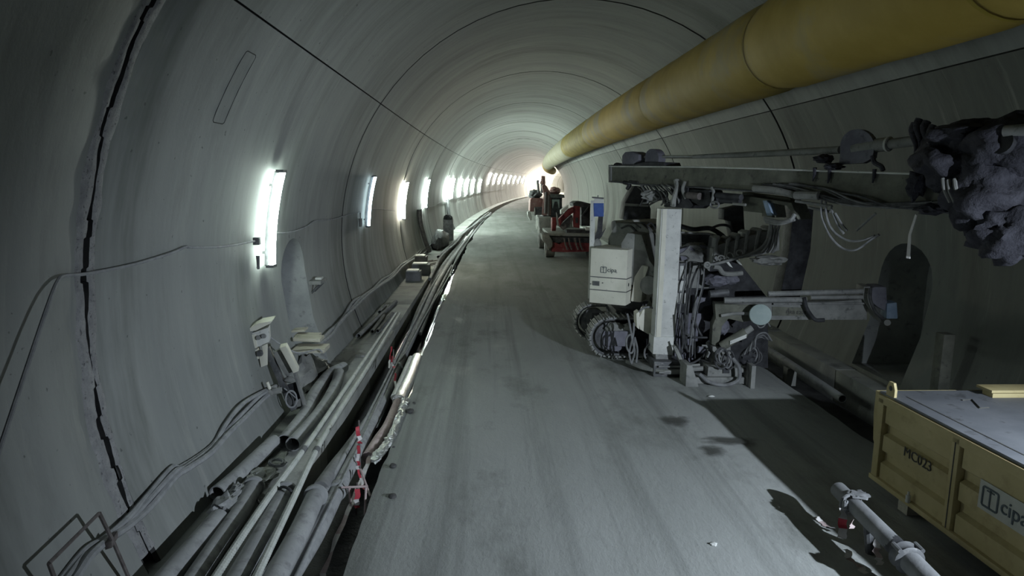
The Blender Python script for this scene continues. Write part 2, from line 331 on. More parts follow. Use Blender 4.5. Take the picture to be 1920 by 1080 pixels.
# ------------------------------------------------------------------ the setting: lining, road, walkways, trenches
PHF = -0.52
wall_left = root('wall_left', T(5, -5.3, 0), 'curved left side of the grey concrete tunnel lining', 'wall', kind='structure')
wall_right = root('wall_right', T(5, 5.3, 0), 'curved right side of the concrete tunnel lining, in shade', 'wall', kind='structure')
ceiling = root('ceiling', T(5, 0, 7.77), 'vaulted concrete tunnel crown with ring joints', 'ceiling', kind='structure')
def panel_mesh(sa, sb, pa, pb, hole=None, gapa=0., gapb=0.):
    """one cast bay; its rim falls back into a V groove; hole = outline in (s, arc) to leave open"""
    gw, gd = .048, .10
    sa, sb = sa+gapa, sb-gapb
    near = sa < 60
    ns = 14 if near else 5; npn = 22 if near else 12
    ss = [sa, sa+gw]+[sa+gw+(sb-sa-2*gw)*i/ns for i in range(1, ns)]+[sb-gw, sb]
    aa, ab = pa*R, pb*R
    g2 = .012
    ps = [aa, aa+g2]+[aa+g2+(ab-aa-2*g2)*i/npn for i in range(1, npn)]+[ab-g2, ab]
    def dep(s, a):
        d = 0
        if s in (sa, sb): d = gd if not (s == sa and gapa) and not (s == sb and gapb) else .02
        if (a == aa and abs(abs(aa/R-PI/2)-abs(PHS-PI/2)) < .01) or (a == ab and abs(abs(ab/R-PI/2)-abs(PHS-PI/2)) < .01): d = max(d, .05)
        return d
    if not hole:
        pts = [(s, a) for s in ss for a in ps]; n = len(ps)
        faces = [(i*n+j, i*n+j+1, (i+1)*n+j+1, (i+1)*n+j) for i in range(len(ss)-1) for j in range(n-1)]
    else:
        hs = [h[0] for h in hole]; ha = [h[1] for h in hole]
        grid = [(s, a) for s in ss for a in ps]
        def ins(p, pad=0):
            c = False; k = len(hole)
            for i in range(k):
                (x1, y1), (x2, y2) = hole[i], hole[(i+1) % k]
                if (y1 > p[1]) != (y2 > p[1]) and p[0] < (x2-x1)*(p[1]-y1)/(y2-y1)+x1: c = not c
            return c
        grid = [p for p in grid if not ins(p) and min((p[0]-h[0])**2+(p[1]-h[1])**2 for h in hole) > .006]
        P = grid+list(hole); ng = len(grid)
        ed = [(ng+i, ng+(i+1) % len(hole)) for i in range(len(hole))]
        vv, _, ff, *_ = delaunay_2d_cdt([V(p) for p in P], ed, [], 0, 1e-6)
        pts = [(q.x, q.y) for q in vv]; faces = []
        for f in ff:
            c = (sum(pts[i][0] for i in f)/len(f), sum(pts[i][1] for i in f)/len(f))
            if not ins(c): faces.append(tuple(f)[::-1])
        def near_(v, l):
            return min(l, key=lambda q: abs(q-v)) if min(abs(q-v) for q in l) < 1e-4 else v
        pts = [(near_(s, [sa, sb]), near_(a, [aa, ab])) for s, a in pts]
    vs = [TR(s, a/R, R+dep(s, a)) for s, a in pts]
    return pts, vs, faces
def panel(parent, *args, **kw):
    pts, vs, fs = panel_mesh(*args, **kw)
    org = ORG[parent.name]; me = bpy.data.meshes.new('lining_panel'); me.from_pydata([p-org for p in vs], [], fs)
    uv = me.uv_layers.new(name='UVMap')
    for lp in me.loops: uv.data[lp.index].uv = pts[lp.vertex_index]
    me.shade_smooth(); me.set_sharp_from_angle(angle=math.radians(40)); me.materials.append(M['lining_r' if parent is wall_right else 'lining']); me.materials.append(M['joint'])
    for f in me.polygons:                                # the faces that fall back into the joint are grimy
        rr = [math.hypot((vs[i]-T(pts[i][0], 0, ZC)).length, 0) for i in f.vertices]
        if max(rr) > R+.015: f.material_index = 1
    o = bpy.data.objects.new('lining_panel', me); COL.objects.link(o); o.parent = parent; ORG[o.name] = org; return o
def niche_outline(s0, s1, z0, ztop, side):
    """(s, arc) outline of an arched recess"""
    def arc(z):
        p = math.asin((z-ZC)/R); return (PI-p if side < 0 else p)*R
    sm, r = (s0+s1)/2, (s1-s0)/2; zs = ztop-r*.9
    pts = [(s0, arc(z0)), (s1, arc(z0)), (s1, arc((z0+zs)/2))]
    for i in range(0, 13): a = PI*i/12; pts.append((sm+r*math.cos(a), arc(zs+.9*r*math.sin(a))))
    pts.append((s0, arc((z0+zs)/2)))
    return pts
NL = niche_outline(11.42, 12.90, .02, 2.53, -1); NR = niche_outline(11.2, 12.78, .1, 2.58, 1)
for k in range(-3, 26):
    a, b = L0+LR*k, L0+LR*(k+1)
    ga, gb = (.07 if k == 0 else 0), (.07 if k == -1 else 0)
    panel(wall_left, a, b, PI-PHS, PI-PHF, NL if k == 0 else None, ga, gb)
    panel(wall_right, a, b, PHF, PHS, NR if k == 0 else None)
    panel(ceiling, a, b, PHS, PI-PHS, None, ga, gb)
def niche_box(parent, outl, side, depth):
    r0 = [TR(s, a/R) for s, a in outl]; r1 = [p+V((side*depth, 0, 0)) for p in r0]
    for p in r1: p.x = side*depth + (CX+side*5.45)
    n = len(r0); fs = [(i, (i+1) % n, n+(i+1) % n, n+i) for i in range(n)]+[tuple(range(2*n-1, n-1, -1))]
    if side < 0: fs = [f[::-1] for f in fs]
    mb = MB().add(r0+r1, fs); o = part('niche_recess', mb, M['niche'], parent, label='arched recess in the concrete lining', smooth_deg=30)
M['niche'] = mat('niche_concrete', (.27, .285, .285), (.37, .385, .38), 2, bump=.2, third=(.2, .21, .21), t_scale=6)
niche_box(wall_left, NL, -1, .75); niche_box(wall_right, NR, 1, 1.1)
# ragged crack at the nearest ring joint: dark backing, two mortar lips with jagged edges
def crack(parent, p0, p1):
    n = 420; back = MB(); vs = []
    for i in range(n+1):
        ph = p0+(p1-p0)*i/n
        for s in (L0-.16, L0+.16): vs.append(TR(s, ph, R+.09))
    back.add(vs, [(2*i, 2*i+1, 2*i+3, 2*i+2) for i in range(n)]); part('crack_backing', back, M['joint'], parent)
    for sg, seed in ((-1, 3.3), (1, 9.1)):
        mb = MB(); vs = []
        for i in range(n+1):
            ph = p0+(p1-p0)*i/n; x = ph*R
            j = noise.fractal(V((x*2.3, seed, 0)), 1, 2, 4)*.035 + noise.noise(V((x*9, seed, 4)))*.016
            wob = noise.noise(V((x*.9, 1.7, 0)))*.035
            inner = sg*max(.006, .026+.03*noise.noise(V((x*1.1, 5, 2))))+wob+j*.75+.03*round(noise.noise(V((x*2.2, 2, 6)))*1.6)
            lip = .006+.016*max(0, noise.noise(V((x*3.1, seed, 8)))+.3)
            ew = .15+.07*noise.fractal(V((x*1.7, seed*2, 1)), 1, 2, 3)
            for s, h in ((inner, -.08), (inner, lip*.5), (inner+sg*.03+j*.2, lip), (sg*max(.10, ew*.8), lip*.6+.004), (sg*max(.115, ew)+j*.3, -.004)):
                vs.append(TR(L0+s, ph, R-h))
        m_ = 5
        fs = [(i*m_+q, i*m_+q+1, (i+1)*m_+q+1, (i+1)*m_+q) for i in range(n) for q in range(m_-1)]
        if sg > 0: fs = [f[::-1] for f in fs]
        dark = [f for q, f in enumerate(fs) if q % (m_-1) == 0]; pale = [f for q, f in enumerate(fs) if q % (m_-1)]
        part('mortar_lip', mb.add(vs, pale), M['mortar'], parent, smooth_deg=60); part('crack_face', MB().add(vs, dark), M['joint'], parent, smooth_deg=60)
crack(wall_left, PI-PHS+.02, PI-PHF-.15); crack(ceiling, PI-PHS-.55, PI-PHS-.01)
# road
XL, XR = -3.42, 3.46
def road():
    ss = [-14+.5*i for i in range(28)]+[.25*i for i in range(0, 160)]+[40+2*i for i in range(0, 20)]+[80+8*i for i in range(0, 25)]
    us = [i/36 for i in range(37)]; vs = []
    for s in ss:
        el = XL+.05*noise.fractal(V((s*1.1, 3, 0)), 1, 2, 4)+.10*noise.noise(V((s*.25, 9, 0)))
        er = XR+.06*noise.fractal(V((s*1.0, 31, 0)), 1, 2, 4)
        vs.append(T(s, el+.03, -.65)); 
        for i, u in enumerate(us):
            x = el+(er-el)*u; h = .018*noise.noise(V((x*1.6, s*.22, 0)))+.006*noise.noise(V((x*6, s*2, 2)))
            if i in (0, 36): h -= .03
            vs.append(T(s, x, h))
        vs.append(T(s, er-.03, -.65))
    n = 39
    return MB().add(vs, [(i*n+j, i*n+j+1, (i+1)*n+j+1, (i+1)*n+j) for i in range(len(ss)-1) for j in range(n-1)])
fl = part('floor', road(), M['road'], smooth_deg=60); tag(fl, 'dusty grey haul road with tyre tracks along the tunnel', 'road', kind='structure')
def strip(name, o0, o1, z, m, label, s0=-14, s1=275, cat='floor'):
    ss = [s0+(s1-s0)*i/70 for i in range(71)]
    vs = [T(s, o, z) for s in ss for o in (o0, o1)]
    o = part(name, MB().add(vs, [(2*i, 2*i+1, 2*i+3, 2*i+2) for i in range(70)]), m); return tag(o, label, cat, kind='structure')
strip('floor_trench_left', -4.45, -3.25, -.56, M['trench'], 'muddy bottom of the drainage trench left of the road')
strip('floor_trench_right', 3.2, 5.3, -.6, M['trench'], 'dark bottom of the drainage trench right of the road')
tag(strip('trench_water', -4.3, -3.4, -.40, M['water'], 'still water lying in the trench left of the road', 10.5, 90, 'water'), kind='structure')
WXL = -4.33   # inner edge of the left walkway
def walkway(name, o_in, o_out, ztop, label):
    rt = root(name, T(4, (o_in+o_out)/2, -.5), label, 'walkway', kind='structure'); s = -8.0
    while s < 88:
        e = s+3.42; mb = MB()
        q = [T(s+.008, o_in, 0), T(e-.008, o_in, 0), T(e-.008, o_out, 0), T(s+.008, o_out, 0)]
        dz = random.uniform(-.012, .012)
        poly = [V((p.x, p.y, ztop+dz)) for p in q]
        part('slab', mb.prism(poly, (0, 0, -.75)), M['slab'], rt, bevel=.012); s = e
    ss = [s+(275-s)*i/20 for i in range(21)]; vs = []
    for t in ss: vs += [T(t, o_in, -.7), T(t, o_in, ztop), T(t, o_out, ztop)]
    part('walkway_run', MB().add(vs, [(3*i+j, 3*i+j+1, 3*i+j+4, 3*i+j+3) for i in range(20) for j in (0, 1)]), M['slab'], rt)
walkway('walkway_left', WXL, -5.45, 0.0, 'concrete walkway slabs along the left wall')
walkway('walkway_right', 4.75, 5.45, .05, 'concrete walkway slabs along the right wall, in shade')
# ------------------------------------------------------------------ fluorescent wall lamps along the left wall
def wall_lamp(s, zc, m, label, group=None, length=1.46, side=-1, dark='steel'):
    z0, z1 = zc-length/2, zc+length/2; n = 7
    o = wall_s(s, zc, 0, side); rt = root('wall_lamp', o, label, 'lamp', group)
    h = heading(s); al = V((-math.sin(h), math.cos(h), 0)); inn = V((math.cos(h)*-side, math.sin(h)*-side, 0))
    sp = MB(); bas = [wall_s(s, z0+(z1-z0)*i/n, 0, side) for i in range(n+1)]
    vs = []
    for b in bas:
        for d, t in ((0.03, -.014), (0.03, .014), (.125, .014), (.125, -.014)): vs.append(b+inn*d+al*t)
    sp.add(vs, [(4*i+j, 4*i+(j+1) % 4, 4*i+4+(j+1) % 4, 4*i+4+j) for i in range(n) for j in range(4)]+[(3, 2, 1, 0), tuple(4*n+j for j in range(4))])
    part('lamp_spine', sp, M[dark], rt)
    for t in (-.055, .055):
        pts = [b+inn*.150+al*t for b in bas]
        part('fluorescent_tube', MB().tube(pts, .030, 10), m, rt)
    for b in (bas[0], bas[-1]):
        up = V((0, 0, 1))
        part('end_cap', MB().obox(b+inn*.13, al*.10, inn*.055, up*.022), M[dark], rt)
    for b in (bas[1], bas[-2]):
        part('wall_clip', MB().obox(b+inn*.02, al*.03, inn*.03, V((0, 0, .02))), M[dark], rt)
    return rt
wall_lamp(10.55, 2.97, M['tube_near'], 'nearest bright fluorescent lamp on the left wall, before the niche')
wall_lamp(19.1, 2.98, M['tube_dim'], 'dim bluish fluorescent lamp, second from the camera on the left wall', length=1.4)
wall_lamp(26.8, 2.78, M['tube_warm'], 'warm yellowish bright lamp, third along the left wall')
wall_lamp(35.0, 2.9, M['tube'], 'fourth bright lamp along the left wall, above a dark pipe')
ords = {47.5: 'fifth', 51.5: 'sixth', 59.0: 'seventh', 66.0: 'eighth', 73.5: 'ninth', 83.0: 'tenth'}
for s, o_ in ords.items():
    wall_lamp(s, 3.0, M['tube_mid'], o_+' fluorescent lamp from the camera, in the glaring cluster on the left wall', 'clustered lamps mid tunnel')
NTH = ['first', 'second', 'third', 'fourth', 'fifth', 'sixth', 'seventh', 'eighth']
for i in range(15):
    wall_lamp(95+9.5*i, 3.9, M['tube_far' if i < 8 else 'tube_end'], (NTH[i]+' warm lamp of the raised far row, counted from the camera' if i < 8 else 'deepest warm lamps of the glowing far row at the bend'), 'far lamps at the bend', length=1.5)
for i in range(7):
    wall_lamp(178+12*i, 3.9, M['tube_end'], 'far warm lamp on the inner side of the bend', 'far lamps on the inner wall', length=1.5, side=1)
# ------------------------------------------------------------------ thin lamp cable on the wall
def wire(name, pts, r, m, label, cat='cable', group=None, n=7, res=6, base=None):
    return thing(name, MB().tube(smooth(pts, res), r, n), M[m], label, cat, group, base=base)
wire('lamp_cable', [WL(-40, 960, .22), WL(0, 840, .22), WL(50, 690, .2), WL(90, 572, .16), WL(108, 528, .10), WL(122, 517, .05), WL(165, 513, .06), WL(250, 496, .05), WL(320, 475, .05), WL(348, 463, .04),
     WL(360, 464, .05), WL(420, 462, .05), WL(478, 452, .05)], .016, 'rope', 'thin grey lamp cable sagging across the near left wall')
wire('lamp_cable', [WL(505, 437, .06), WL(545, 435, .05), WL(575, 425, .05), WL(592, 414, .04), WL(625, 411, .05), WL(655, 402, .05), WL(676, 398, .05)], .014, 'rope', 'thin pale cable joining the first and second wall lamps')
wire('lamp_cable', [WL(690, 392, .05), WL(715, 392, .05), WL(740, 395, .05)], .014, 'rope', 'thin cable between the second and third wall lamps')
wire('lamp_cable', [wall_s(36+4*i, 2.2-(.12 if i % 2 else 0), .05) for i in range(24)], .02, 'rope', 'dark cable looped along the far left wall under the lamps', res=3)
b = WL(482, 452, .07); thing('junction_box', MB().obox(b, (.045, 0, 0), (0, .055, 0), (0, 0, .055)), M['steel'], 'small dark junction box beside the nearest wall lamp', 'box', bevel=.006)
b = WL(484, 492, .07); thing('cable_gland', MB().cyl(b+V((0, 0, .1)), b-V((0, 0, .1)), .028, .02).cyl(b+V((.02, -.06, .03)), b+V((.02, -.09, -.08)), .015), M['steel'], 'dark hanging plug below the nearest wall lamp', 'plug')
b = WL(676, 418, .06); thing('hanging_plug', MB().cyl(b+V((0, 0, .12)), b-V((0, 0, .1)), .05, .04).cyl(b+V((0, 0, .12)), b+V((0, 0, .3)), .015), M['steel2'], 'grey plug hanging under the second wall lamp', 'plug')
# round patch outline in the lining near the first lamp
mb = MB(); pp = [(0.5+.5*math.cos(a)*(1), a) for a in [0]]
c0 = WL(437, 165); sc, zc_ = c0.y, c0.z; pts = []
for i in range(33):
    a = 2*PI*i/32; ds = .17*max(-1, min(1, 1.35*math.cos(a))); dz = .40*max(-1, min(1, 1.35*math.sin(a)))
    pts.append(wall_s(sc+ds+dz*.12, zc_+dz, -.002))
part('patch_outline', MB().tube(pts, .008, 5, False), M['joint'], wall_left, label='scribed outline of a filled patch')
# ------------------------------------------------------------------ thick power cables on the wall
near = [(60, 1180), (135, 1090), (170, 1045), (207, 1012), (240, 985), (285, 945), (330, 895), (352, 880), (395, 850), (430, 812), (462, 778), (496, 745), (516, 738)]
for i, (dv, du, off, lab) in enumerate(((0, 0, .10, 'thick grey power cable on the near left wall, lowest of its bundle'), (-9, -4, .07, 'thick grey power cable on the near left wall, middle of its bundle'), (-16, -9, .05, 'thick grey power cable on the near left wall, uppermost of its bundle'))):
    pts = [WL(u+du*(1 if j % 4 else -.2)+2*math.sin(j*1.9+i*2), v+dv*(1 if j not in (3, 7, 11) else .35)+2*math.cos(j*1.3+i), off+.02*math.sin(j+i*2)) for j, (u, v) in enumerate(near)]
    wire('power_cable', pts, .028 if i else .034, 'rope', lab, group='near wall cables')
far_ = [(596, 648), (620, 628), (640, 604), (665, 575), (690, 553), (715, 535), (735, 520), (755, 500), (775, 487), (795, 472), (812, 456), (835, 444), (855, 432), (880, 418), (905, 402)]
for i, (dv, off, lab) in enumerate(((0, .14, 'sagging cable along the wall foot past the niche, lowest of three'), (-6, .10, 'sagging cable along the wall foot past the niche, middle of three'), (-11, .07, 'sagging cable along the wall foot past the niche, uppermost of three'))):
    pts = [WL(u+2.2*math.sin(j*2.3+i*1.7), v+dv*(.4+.6*abs(math.sin(j*1.1+i)))*(1-j*.04)+3*math.sin(j*3.1+i*.8)*(1-j*.05), off) for j, (u, v) in enumerate(far_)]
    wire('power_cable', pts, .033, 'rope', lab, group='wall foot cables', res=5)
# ------------------------------------------------------------------ bent steel cable bracket in the near left corner
rt = root('cable_bracket', WL(150, 1075), 'rusty bent steel bracket carrying cables in the near left corner', 'bracket')
fr = [(85, 1090, .30), (100, 1200, .06)]
part('bracket_bar', MB().tube([WL(270, 1150, .05), WL(240, 1080, .10), WL(212, 1015, .19), WL(186, 962, .24)], .017, 6), M['iron'], rt)
part('bracket_bar', MB().tube([WL(186, 962, .24), WL(140, 1008, .24), WL(92, 1056, .24)], .014, 6), M['iron'], rt)
part('bracket_bar', MB().tube([WL(92, 1056, .24), WL(105, 1092, .18), WL(130, 1150, .08)], .017, 6), M['iron'], rt)
part('bracket_bar', MB().obox(WL(209, 1013, .17), (.03, 0, .01), (0, .05, .02), (0, 0, .03)), M['iron'], rt, bevel=.006)
# ------------------------------------------------------------------ electrical cabinet with sloping lid on a steel channel
Y0 = 9.75
rt = root('electrical_box', A(487, 690, Y0), 'small grey electrical box with sloping white lid, leaning off the left wall', 'electrical box')
def pp_(pts, y): return [A(u, v, y) for u, v in pts]
box_ = pp_([(461, 628), (480, 622), (503, 614), (505, 641), (486, 650), (466, 654)], Y0)
part('box_body', MB().prism(box_, (-.05, .24, 0)), M['white'], rt, bevel=.008)
part('box_lid', MB().prism(pp_([(455, 623), (480, 620), (508, 606), (510, 602), (486, 606), (457, 621)], Y0-.05), (-.05, .34, .01)), M['cream'], rt, bevel=.004)
part('door_panel', MB().prism(pp_([(461, 630), (478, 627), (482, 652), (468, 655)], Y0-.015), (0, .02, 0)), M['cream'], rt)
part('lower_box', MB().prism(pp_([(470, 657), (483, 655), (490, 672), (474, 675)], Y0-.02), (-.04, .15, 0)), M['cream'], rt, bevel=.006)
part('arm_plate', MB().prism(pp_([(491, 649), (502, 644), (502, 684), (489, 689), (486, 668), (493, 662)], Y0-.03), (-.02, .06, 0)), M['cream'], rt, bevel=.006)
for (u, v) in ((485, 633), (495, 630)):
    c = A(u, v, Y0-.01); part('socket', MB().cyl(c, c+V((.0, -.03, 0)), .035, .03, 14), M['steel2'], rt)
c = A(488, 662, Y0-.02); part('socket', MB().cyl(c, c+V((0, -.05, 0)), .05, .04, 14), M['steel'], rt, label='round socket below the box')
rt = root('cable_stand', A(545, 765, 10.0), 'tilted steel channel stand with a long fuse housing on the left walkway', 'stand')
part('channel', MB().obox((A(500, 652, 10.05)+A(552, 768, 9.9))/2, (A(552, 768, 9.9)-A(500, 652, 10.05))/2, (.035, 0, .015), (0, .05, 0)), M['steel'], rt, bevel=.004)
part('channel', MB().obox((A(548, 680, 10.1)+A(573, 764, 9.95))/2, (A(573, 764, 9.95)-A(548, 680, 10.1))/2, (.02, 0, .008), (0, .04, 0)), M['steel2'], rt, bevel=.004)
part('fuse_housing', MB().prism(pp_([(524, 652), (536, 649), (560, 696), (550, 700)], 9.9), (-.03, .16, .02)), M['cream'], rt, bevel=.006)
part('housing_body', MB().prism(pp_([(512, 662), (524, 655), (549, 699), (538, 708), (520, 682)], 9.98), (-.02, .14, 0)), M['rig_grey'], rt, bevel=.008)
part('clamp', MB().lump(A(543, 712, 9.95), (.09, .05, .05), .35, 3, 4), M['rig_grey'], rt)
part('back_plate', MB().prism(pp_([(538, 722), (557, 716), (568, 752), (552, 764)], 10.05), (0, .03, 0)), M['dark'], rt)
part('foot_plate', MB().prism(pp_([(553, 752), (566, 746), (573, 762), (556, 768)], 9.95), (0, .06, 0)), M['steel2'], rt)
coil = []
for i in range(40):
    a = i/39*2*PI*2.1; coil.append(A(546+11*math.cos(a)*(1-.12*(i/40)), 748+17*math.sin(a)*(1-.2*i/40), 9.82))
wire('wire_coil', [A(533, 728, 9.86)]+coil, .009, 'rope', 'thin wire coil hanging on the tilted steel stand', 'wire', res=2)
wire('drop_wire', [A(464, 653, 9.8), A(462, 675, 9.8), A(474, 700, 9.8), A(488, 718, 9.8), A(494, 738, 9.75), A(485, 758, 9.6)], .010, 'rope', 'thin drop wire from the sloping-lid box to the cables', 'wire')
wire('tie_wire', [A(503, 630, 9.9), A(530, 648, 10.1), A(560, 662, 10.3), A(595, 655, 10.9), A(604, 660, 11)], .012, 'rope', 'dusty wire running from the sloping-lid box to the planks', 'wire')
rt = root('pipe_valve', WL(505, 740, .0), 'dusty brass pipe valve where the thick cables end', 'valve')
c = WL(508, 735, .12)
part('valve_body', MB().cyl(c+V((-.10, 0, -.03)), c+V((.13, 0, .03)), .045, .05).lump(c, (.07, .06, .06), .2, 2, 1), M['rig_grey'], rt)
part('valve_stem', MB().cyl(c, c+V((-.05, 0, .15)), .025), M['cream'], rt); part('valve_handle', MB().obox(c+V((.10, -.03, .04)), (.07, 0, .012), (0, .015, 0), (0, 0, .03)), M['steel2'], rt, bevel=.004)
# ------------------------------------------------------------------ planks lying in the niche
planks = [('dusty timber plank, lowest and longest of the pile in the left niche', (548, 659), (608, 658), .07, 11.05, .20), ('dusty timber plank, second from the bottom of the pile in the niche', (549, 637), (600, 641), .055, 11.25, .16),
          ('thin dusty board, second from the top of the pile in the niche', (551, 632), (596, 633), .05, 11.5, .14), ('short pale board on top of the pile in the niche', (546, 622), (571, 618), .035, 11.6, .12)]
for lab, a, b_, h, y, d in planks:
    p, q = A(*a, y), A(*b_, y); q.z = p.z+(q.z-p.z)*.5
    thing('plank', MB().obox((p+q)/2+V((0, d, 0)), (q-p)/2, (0, d, 0), (0, 0, h/2)), M['wood'], lab, 'plank', 'planks in the left niche', bevel=.006)
thing('rubble_heap', MB().lump(V((-3.25, 12.1, .05)), (.32, .5, .30), .35, 3, 5, 3, 0.0), M['wet'], 'dark rubble heap behind the planks in the niche', 'rubble')
thing('rubble_heap', MB().lump(V((-3.2, 11.45, .04)), (.22, .42, .52), .3, 3, 8, 3, 0.0), M['rig_grey'], 'grey dust heap under the plank pile in the niche', 'rubble')
# wall shelf beside the niche
rt = root('wall_shelf', WL(596, 535), 'small grey wall shelf on a triangular bracket beyond the niche', 'shelf')
c = WL(594, 527, .1)
part('shelf_board', MB().box(c+V((-.12, -.25, -.035)), c+V((.14, .25, .035))), M['rig_grey'], rt, bevel=.005)
part('bracket_arm', MB().tube([c+V((.10, .12, -.04)), c+V((-.12, .12, -.26))], .022, 6), M['steel'], rt); part('bracket_arm', MB().tube([c+V((.10, -.15, -.04)), c+V((-.12, -.15, -.26))], .022, 6), M['steel'], rt)
thing('paper_pack', MB().box(c+V((-.02, -.05, .035)), c+V((.10, .13, .075))), M['white'], 'small white pack on the wall shelf beyond the niche', 'pack', bevel=.004)
# ------------------------------------------------------------------ pipes lying on the left walkway
def pipe_thing(pix, r, m, label, z=None, hollow=True, group='pipes on the left walkway', name='drain_pipe', res=5, flange=None, n=18, zs=None):
    zz = r if z is None else z
    pts = smooth([G(u, v, (zs[i] if zs else zz)) for i, (u, v) in enumerate(pix)], res)
    rt = root(name, V((pts[len(pts)//2].x, pts[len(pts)//2].y, pts[len(pts)//2].z-r)), label, 'pipe', group)
    mb = MB(); (mb.pipe(pts, r, .014, n) if hollow else mb.tube(pts, r, n)); part('pipe_run', mb, M[m], rt, smooth_deg=50)
    if flange is not None:
        for f in flange:
            i = int(f*(len(pts)-2)); d = (pts[i+1]-pts[i]).normalized()
            part('flange', MB().tube([pts[i]-d*.03, pts[i]-d*.02, pts[i]+d*.02, pts[i]+d*.03], [r*1.05, r*1.28, r*1.28, r*1.05], n), M[m], rt)
    return rt
pipe_thing([(407, 926), (440, 898), (478, 862), (514, 828)], .095, 'pipe', 'short thick grey pipe lying open-ended against the left wall')
pipe_thing([(533, 828), (570, 780), (590, 738), (618, 702), (645, 688)], .10, 'pipe', 'curved grey hose nearer the wall, its far end sunk in the dust', z=.09)
pipe_thing([(549, 833), (583, 795), (612, 757), (630, 722), (636, 700)], .10, 'pipe', 'curved grey hose beside its twin, open end towards the camera', z=.11)
pipe_thing([(411, 972), (365, 1025), (317, 1080), (250, 1160)], .105, 'pipe', 'thick pipe against the wall foot, leftmost in the near foreground')
pipe_thing([(476, 912), (453, 956), (412, 1016), (369, 1080), (310, 1170)], .095, 'pipe', 'thick grey pipe second from the wall in the near foreground', flange=[.02])
pipe_thing([(535, 925), (500, 992), (450, 1080), (400, 1170)], .11, 'pipe', 'flanged grey pipe between the two pale conduits in the foreground', flange=[.03])
pipe_thing([(592, 930), (560, 1000), (517, 1080), (470, 1170)], .105, 'pipe', 'flanged grey pipe nearest the trench in the foreground', flange=[.03])
rag = thing('rag_bundle', MB().lump(G(424, 948, .12), (.13, .2, .10), .6, 3, 2, 3).lump(G(448, 922, .10), (.10, .14, .08), .6, 3, 6, 3), M['pipe'], 'crumpled dusty rag between the two short pipes by the wall', 'rag')
thing('rag_bundle', MB().lump(G(488, 893, .06), (.17, .22, .06), .6, 3, 12, 3, .01), M['slab'], 'crumpled dusty cloth behind the flanged foreground pipes', 'rag')
thing('rope_coil', MB().tube(smooth([G(520+17*math.cos(a*.7)*(1-.02*a), 867+8*math.sin(a*.7)*(1-.02*a), .03+.004*a) for a in range(20)], 3), .016, 6), M['rope'], 'small coil of dusty rope on the walkway by the pipe ends', 'rope')
wire('wire_loop', [G(486, 920, .02), G(482, 932, .05), G(487, 945, .05), G(500, 950, .02)], .014, 'dark', 'dark wire loop beside the left pale conduit', 'wire')
wire('wire_loop', [G(520, 918, .2), G(532, 913, .26), G(545, 920, .25), G(550, 935, .15)], .016, 'dark', 'dark hoop over the flanged foreground pipe end', 'wire')
def conduit(pix, label, split):
    pts = [G(u, v, .22) for u, v in pix]; p, q = pts[0], pts[-1]; rt = root('conduit', (p+q)/2-V((0, 0, .22)), label, 'pipe', 'pale conduits on the left walkway')
    line = smooth(pts, 8); k = int(split*len(line)); rr = .036
    part('smooth_tube', MB().tube(line[k:], rr, 12), M['pvc'], rt)
    part('collar', MB().tube([line[k]-(line[k+1]-line[k]).normalized()*.06, line[k]+(line[k+1]-line[k]).normalized()*.06], rr*1.15, 12), M['pipe_dark'], rt)
    ln = line[:k+1]; dense = []
    for i in range(len(ln)-1):
        m = max(2, int((ln[i+1]-ln[i]).length/.018)); dense += [ln[i].lerp(ln[i+1], j/m) for j in range(m)]
    part('corrugated_tube', MB().tube(dense, [rr*(1.08 if i % 2 else .94) for i in range(len(dense))], 9), M['pvc'], rt, smooth_deg=0)
conduit([(350, 1170), (405, 1080), (503, 933), (592, 811), (680, 680), (743, 587)], 'long pale conduit laid over the pipes, left one of the pair', .55)
conduit([(440, 1160), (484, 1074), (544, 947), (611, 811), (688, 690), (749, 588)], 'long pale conduit laid over the pipes, right one of the pair', .55)
for i, (a, b_, r, lab) in enumerate((((672, 630), (742, 566), .06, 'longest short pipe on the walkway, nearest the wall, hollow end to camera'), ((698, 622), (720, 592), .05, 'short pipe on the walkway, left of the loose pair'), ((708, 621), (736, 588), .05, 'short pipe on the walkway, right of the loose pair'), ((712, 585), (722, 574), .05, 'stub of pipe behind the longest short pipe'))):
    pipe_thing([a, ((a[0]+b_[0])/2, (a[1]+b_[1])/2), b_], r, 'pipe_dark', lab, group='short pipes further along the walkway', res=2, n=12)
# wet stain on the walkway and a little label plate
def puddle(name, cs, m, label, cat, z=.004, seed=0):
    vs = []; fs = []; uvs = []
    for j, (u, v, rx, ry) in enumerate(cs):
        c = G(u, v, z+.002*j); n = 28; o = len(vs); vs.append(c); uvs.append(1.)
        for ring in (.66, .33, 0.):
            for i in range(n):
                a = 2*PI*i/n; k = (1+.35*noise.fractal(V((math.cos(a)*1.4, math.sin(a)*1.4, seed+j)), 1, 2, 3))*(1-ring)
                vs.append(c+V((rx*k*math.cos(a), ry*k*math.sin(a), 0))); uvs.append(ring)
        fs += [(o, o+i+1, o+(i+1) % n+1) for i in range(n)]
        for q in (0, 1): fs += [(o+1+q*n+i, o+1+(q+1)*n+i, o+1+(q+1)*n+(i+1) % n, o+1+q*n+(i+1) % n) for i in range(n)]
    o = part(name, MB().add(vs, fs), M[m], smooth_deg=0); tag(o, label, cat, kind='stuff')
    uv = o.data.uv_layers.new(name='UVMap')
    for lp in o.data.loops: uv.data[lp.index].uv = (uvs[lp.vertex_index], 0)
puddle('wet_patch', [(650, 668, .36, 1.0), (632, 682, .2, .45)], 'smudge', 'dark wet mud patch on the left walkway by the niche', 'wet patch', .018, 2)
puddle('oil_stain', [(1368, 826, .55, .20), (1340, 845, .24, .24), (1270, 788, .28, .3)], 'smudge', 'dark oil stain on the road in front of the drilling rig', 'stain', .026, 5)
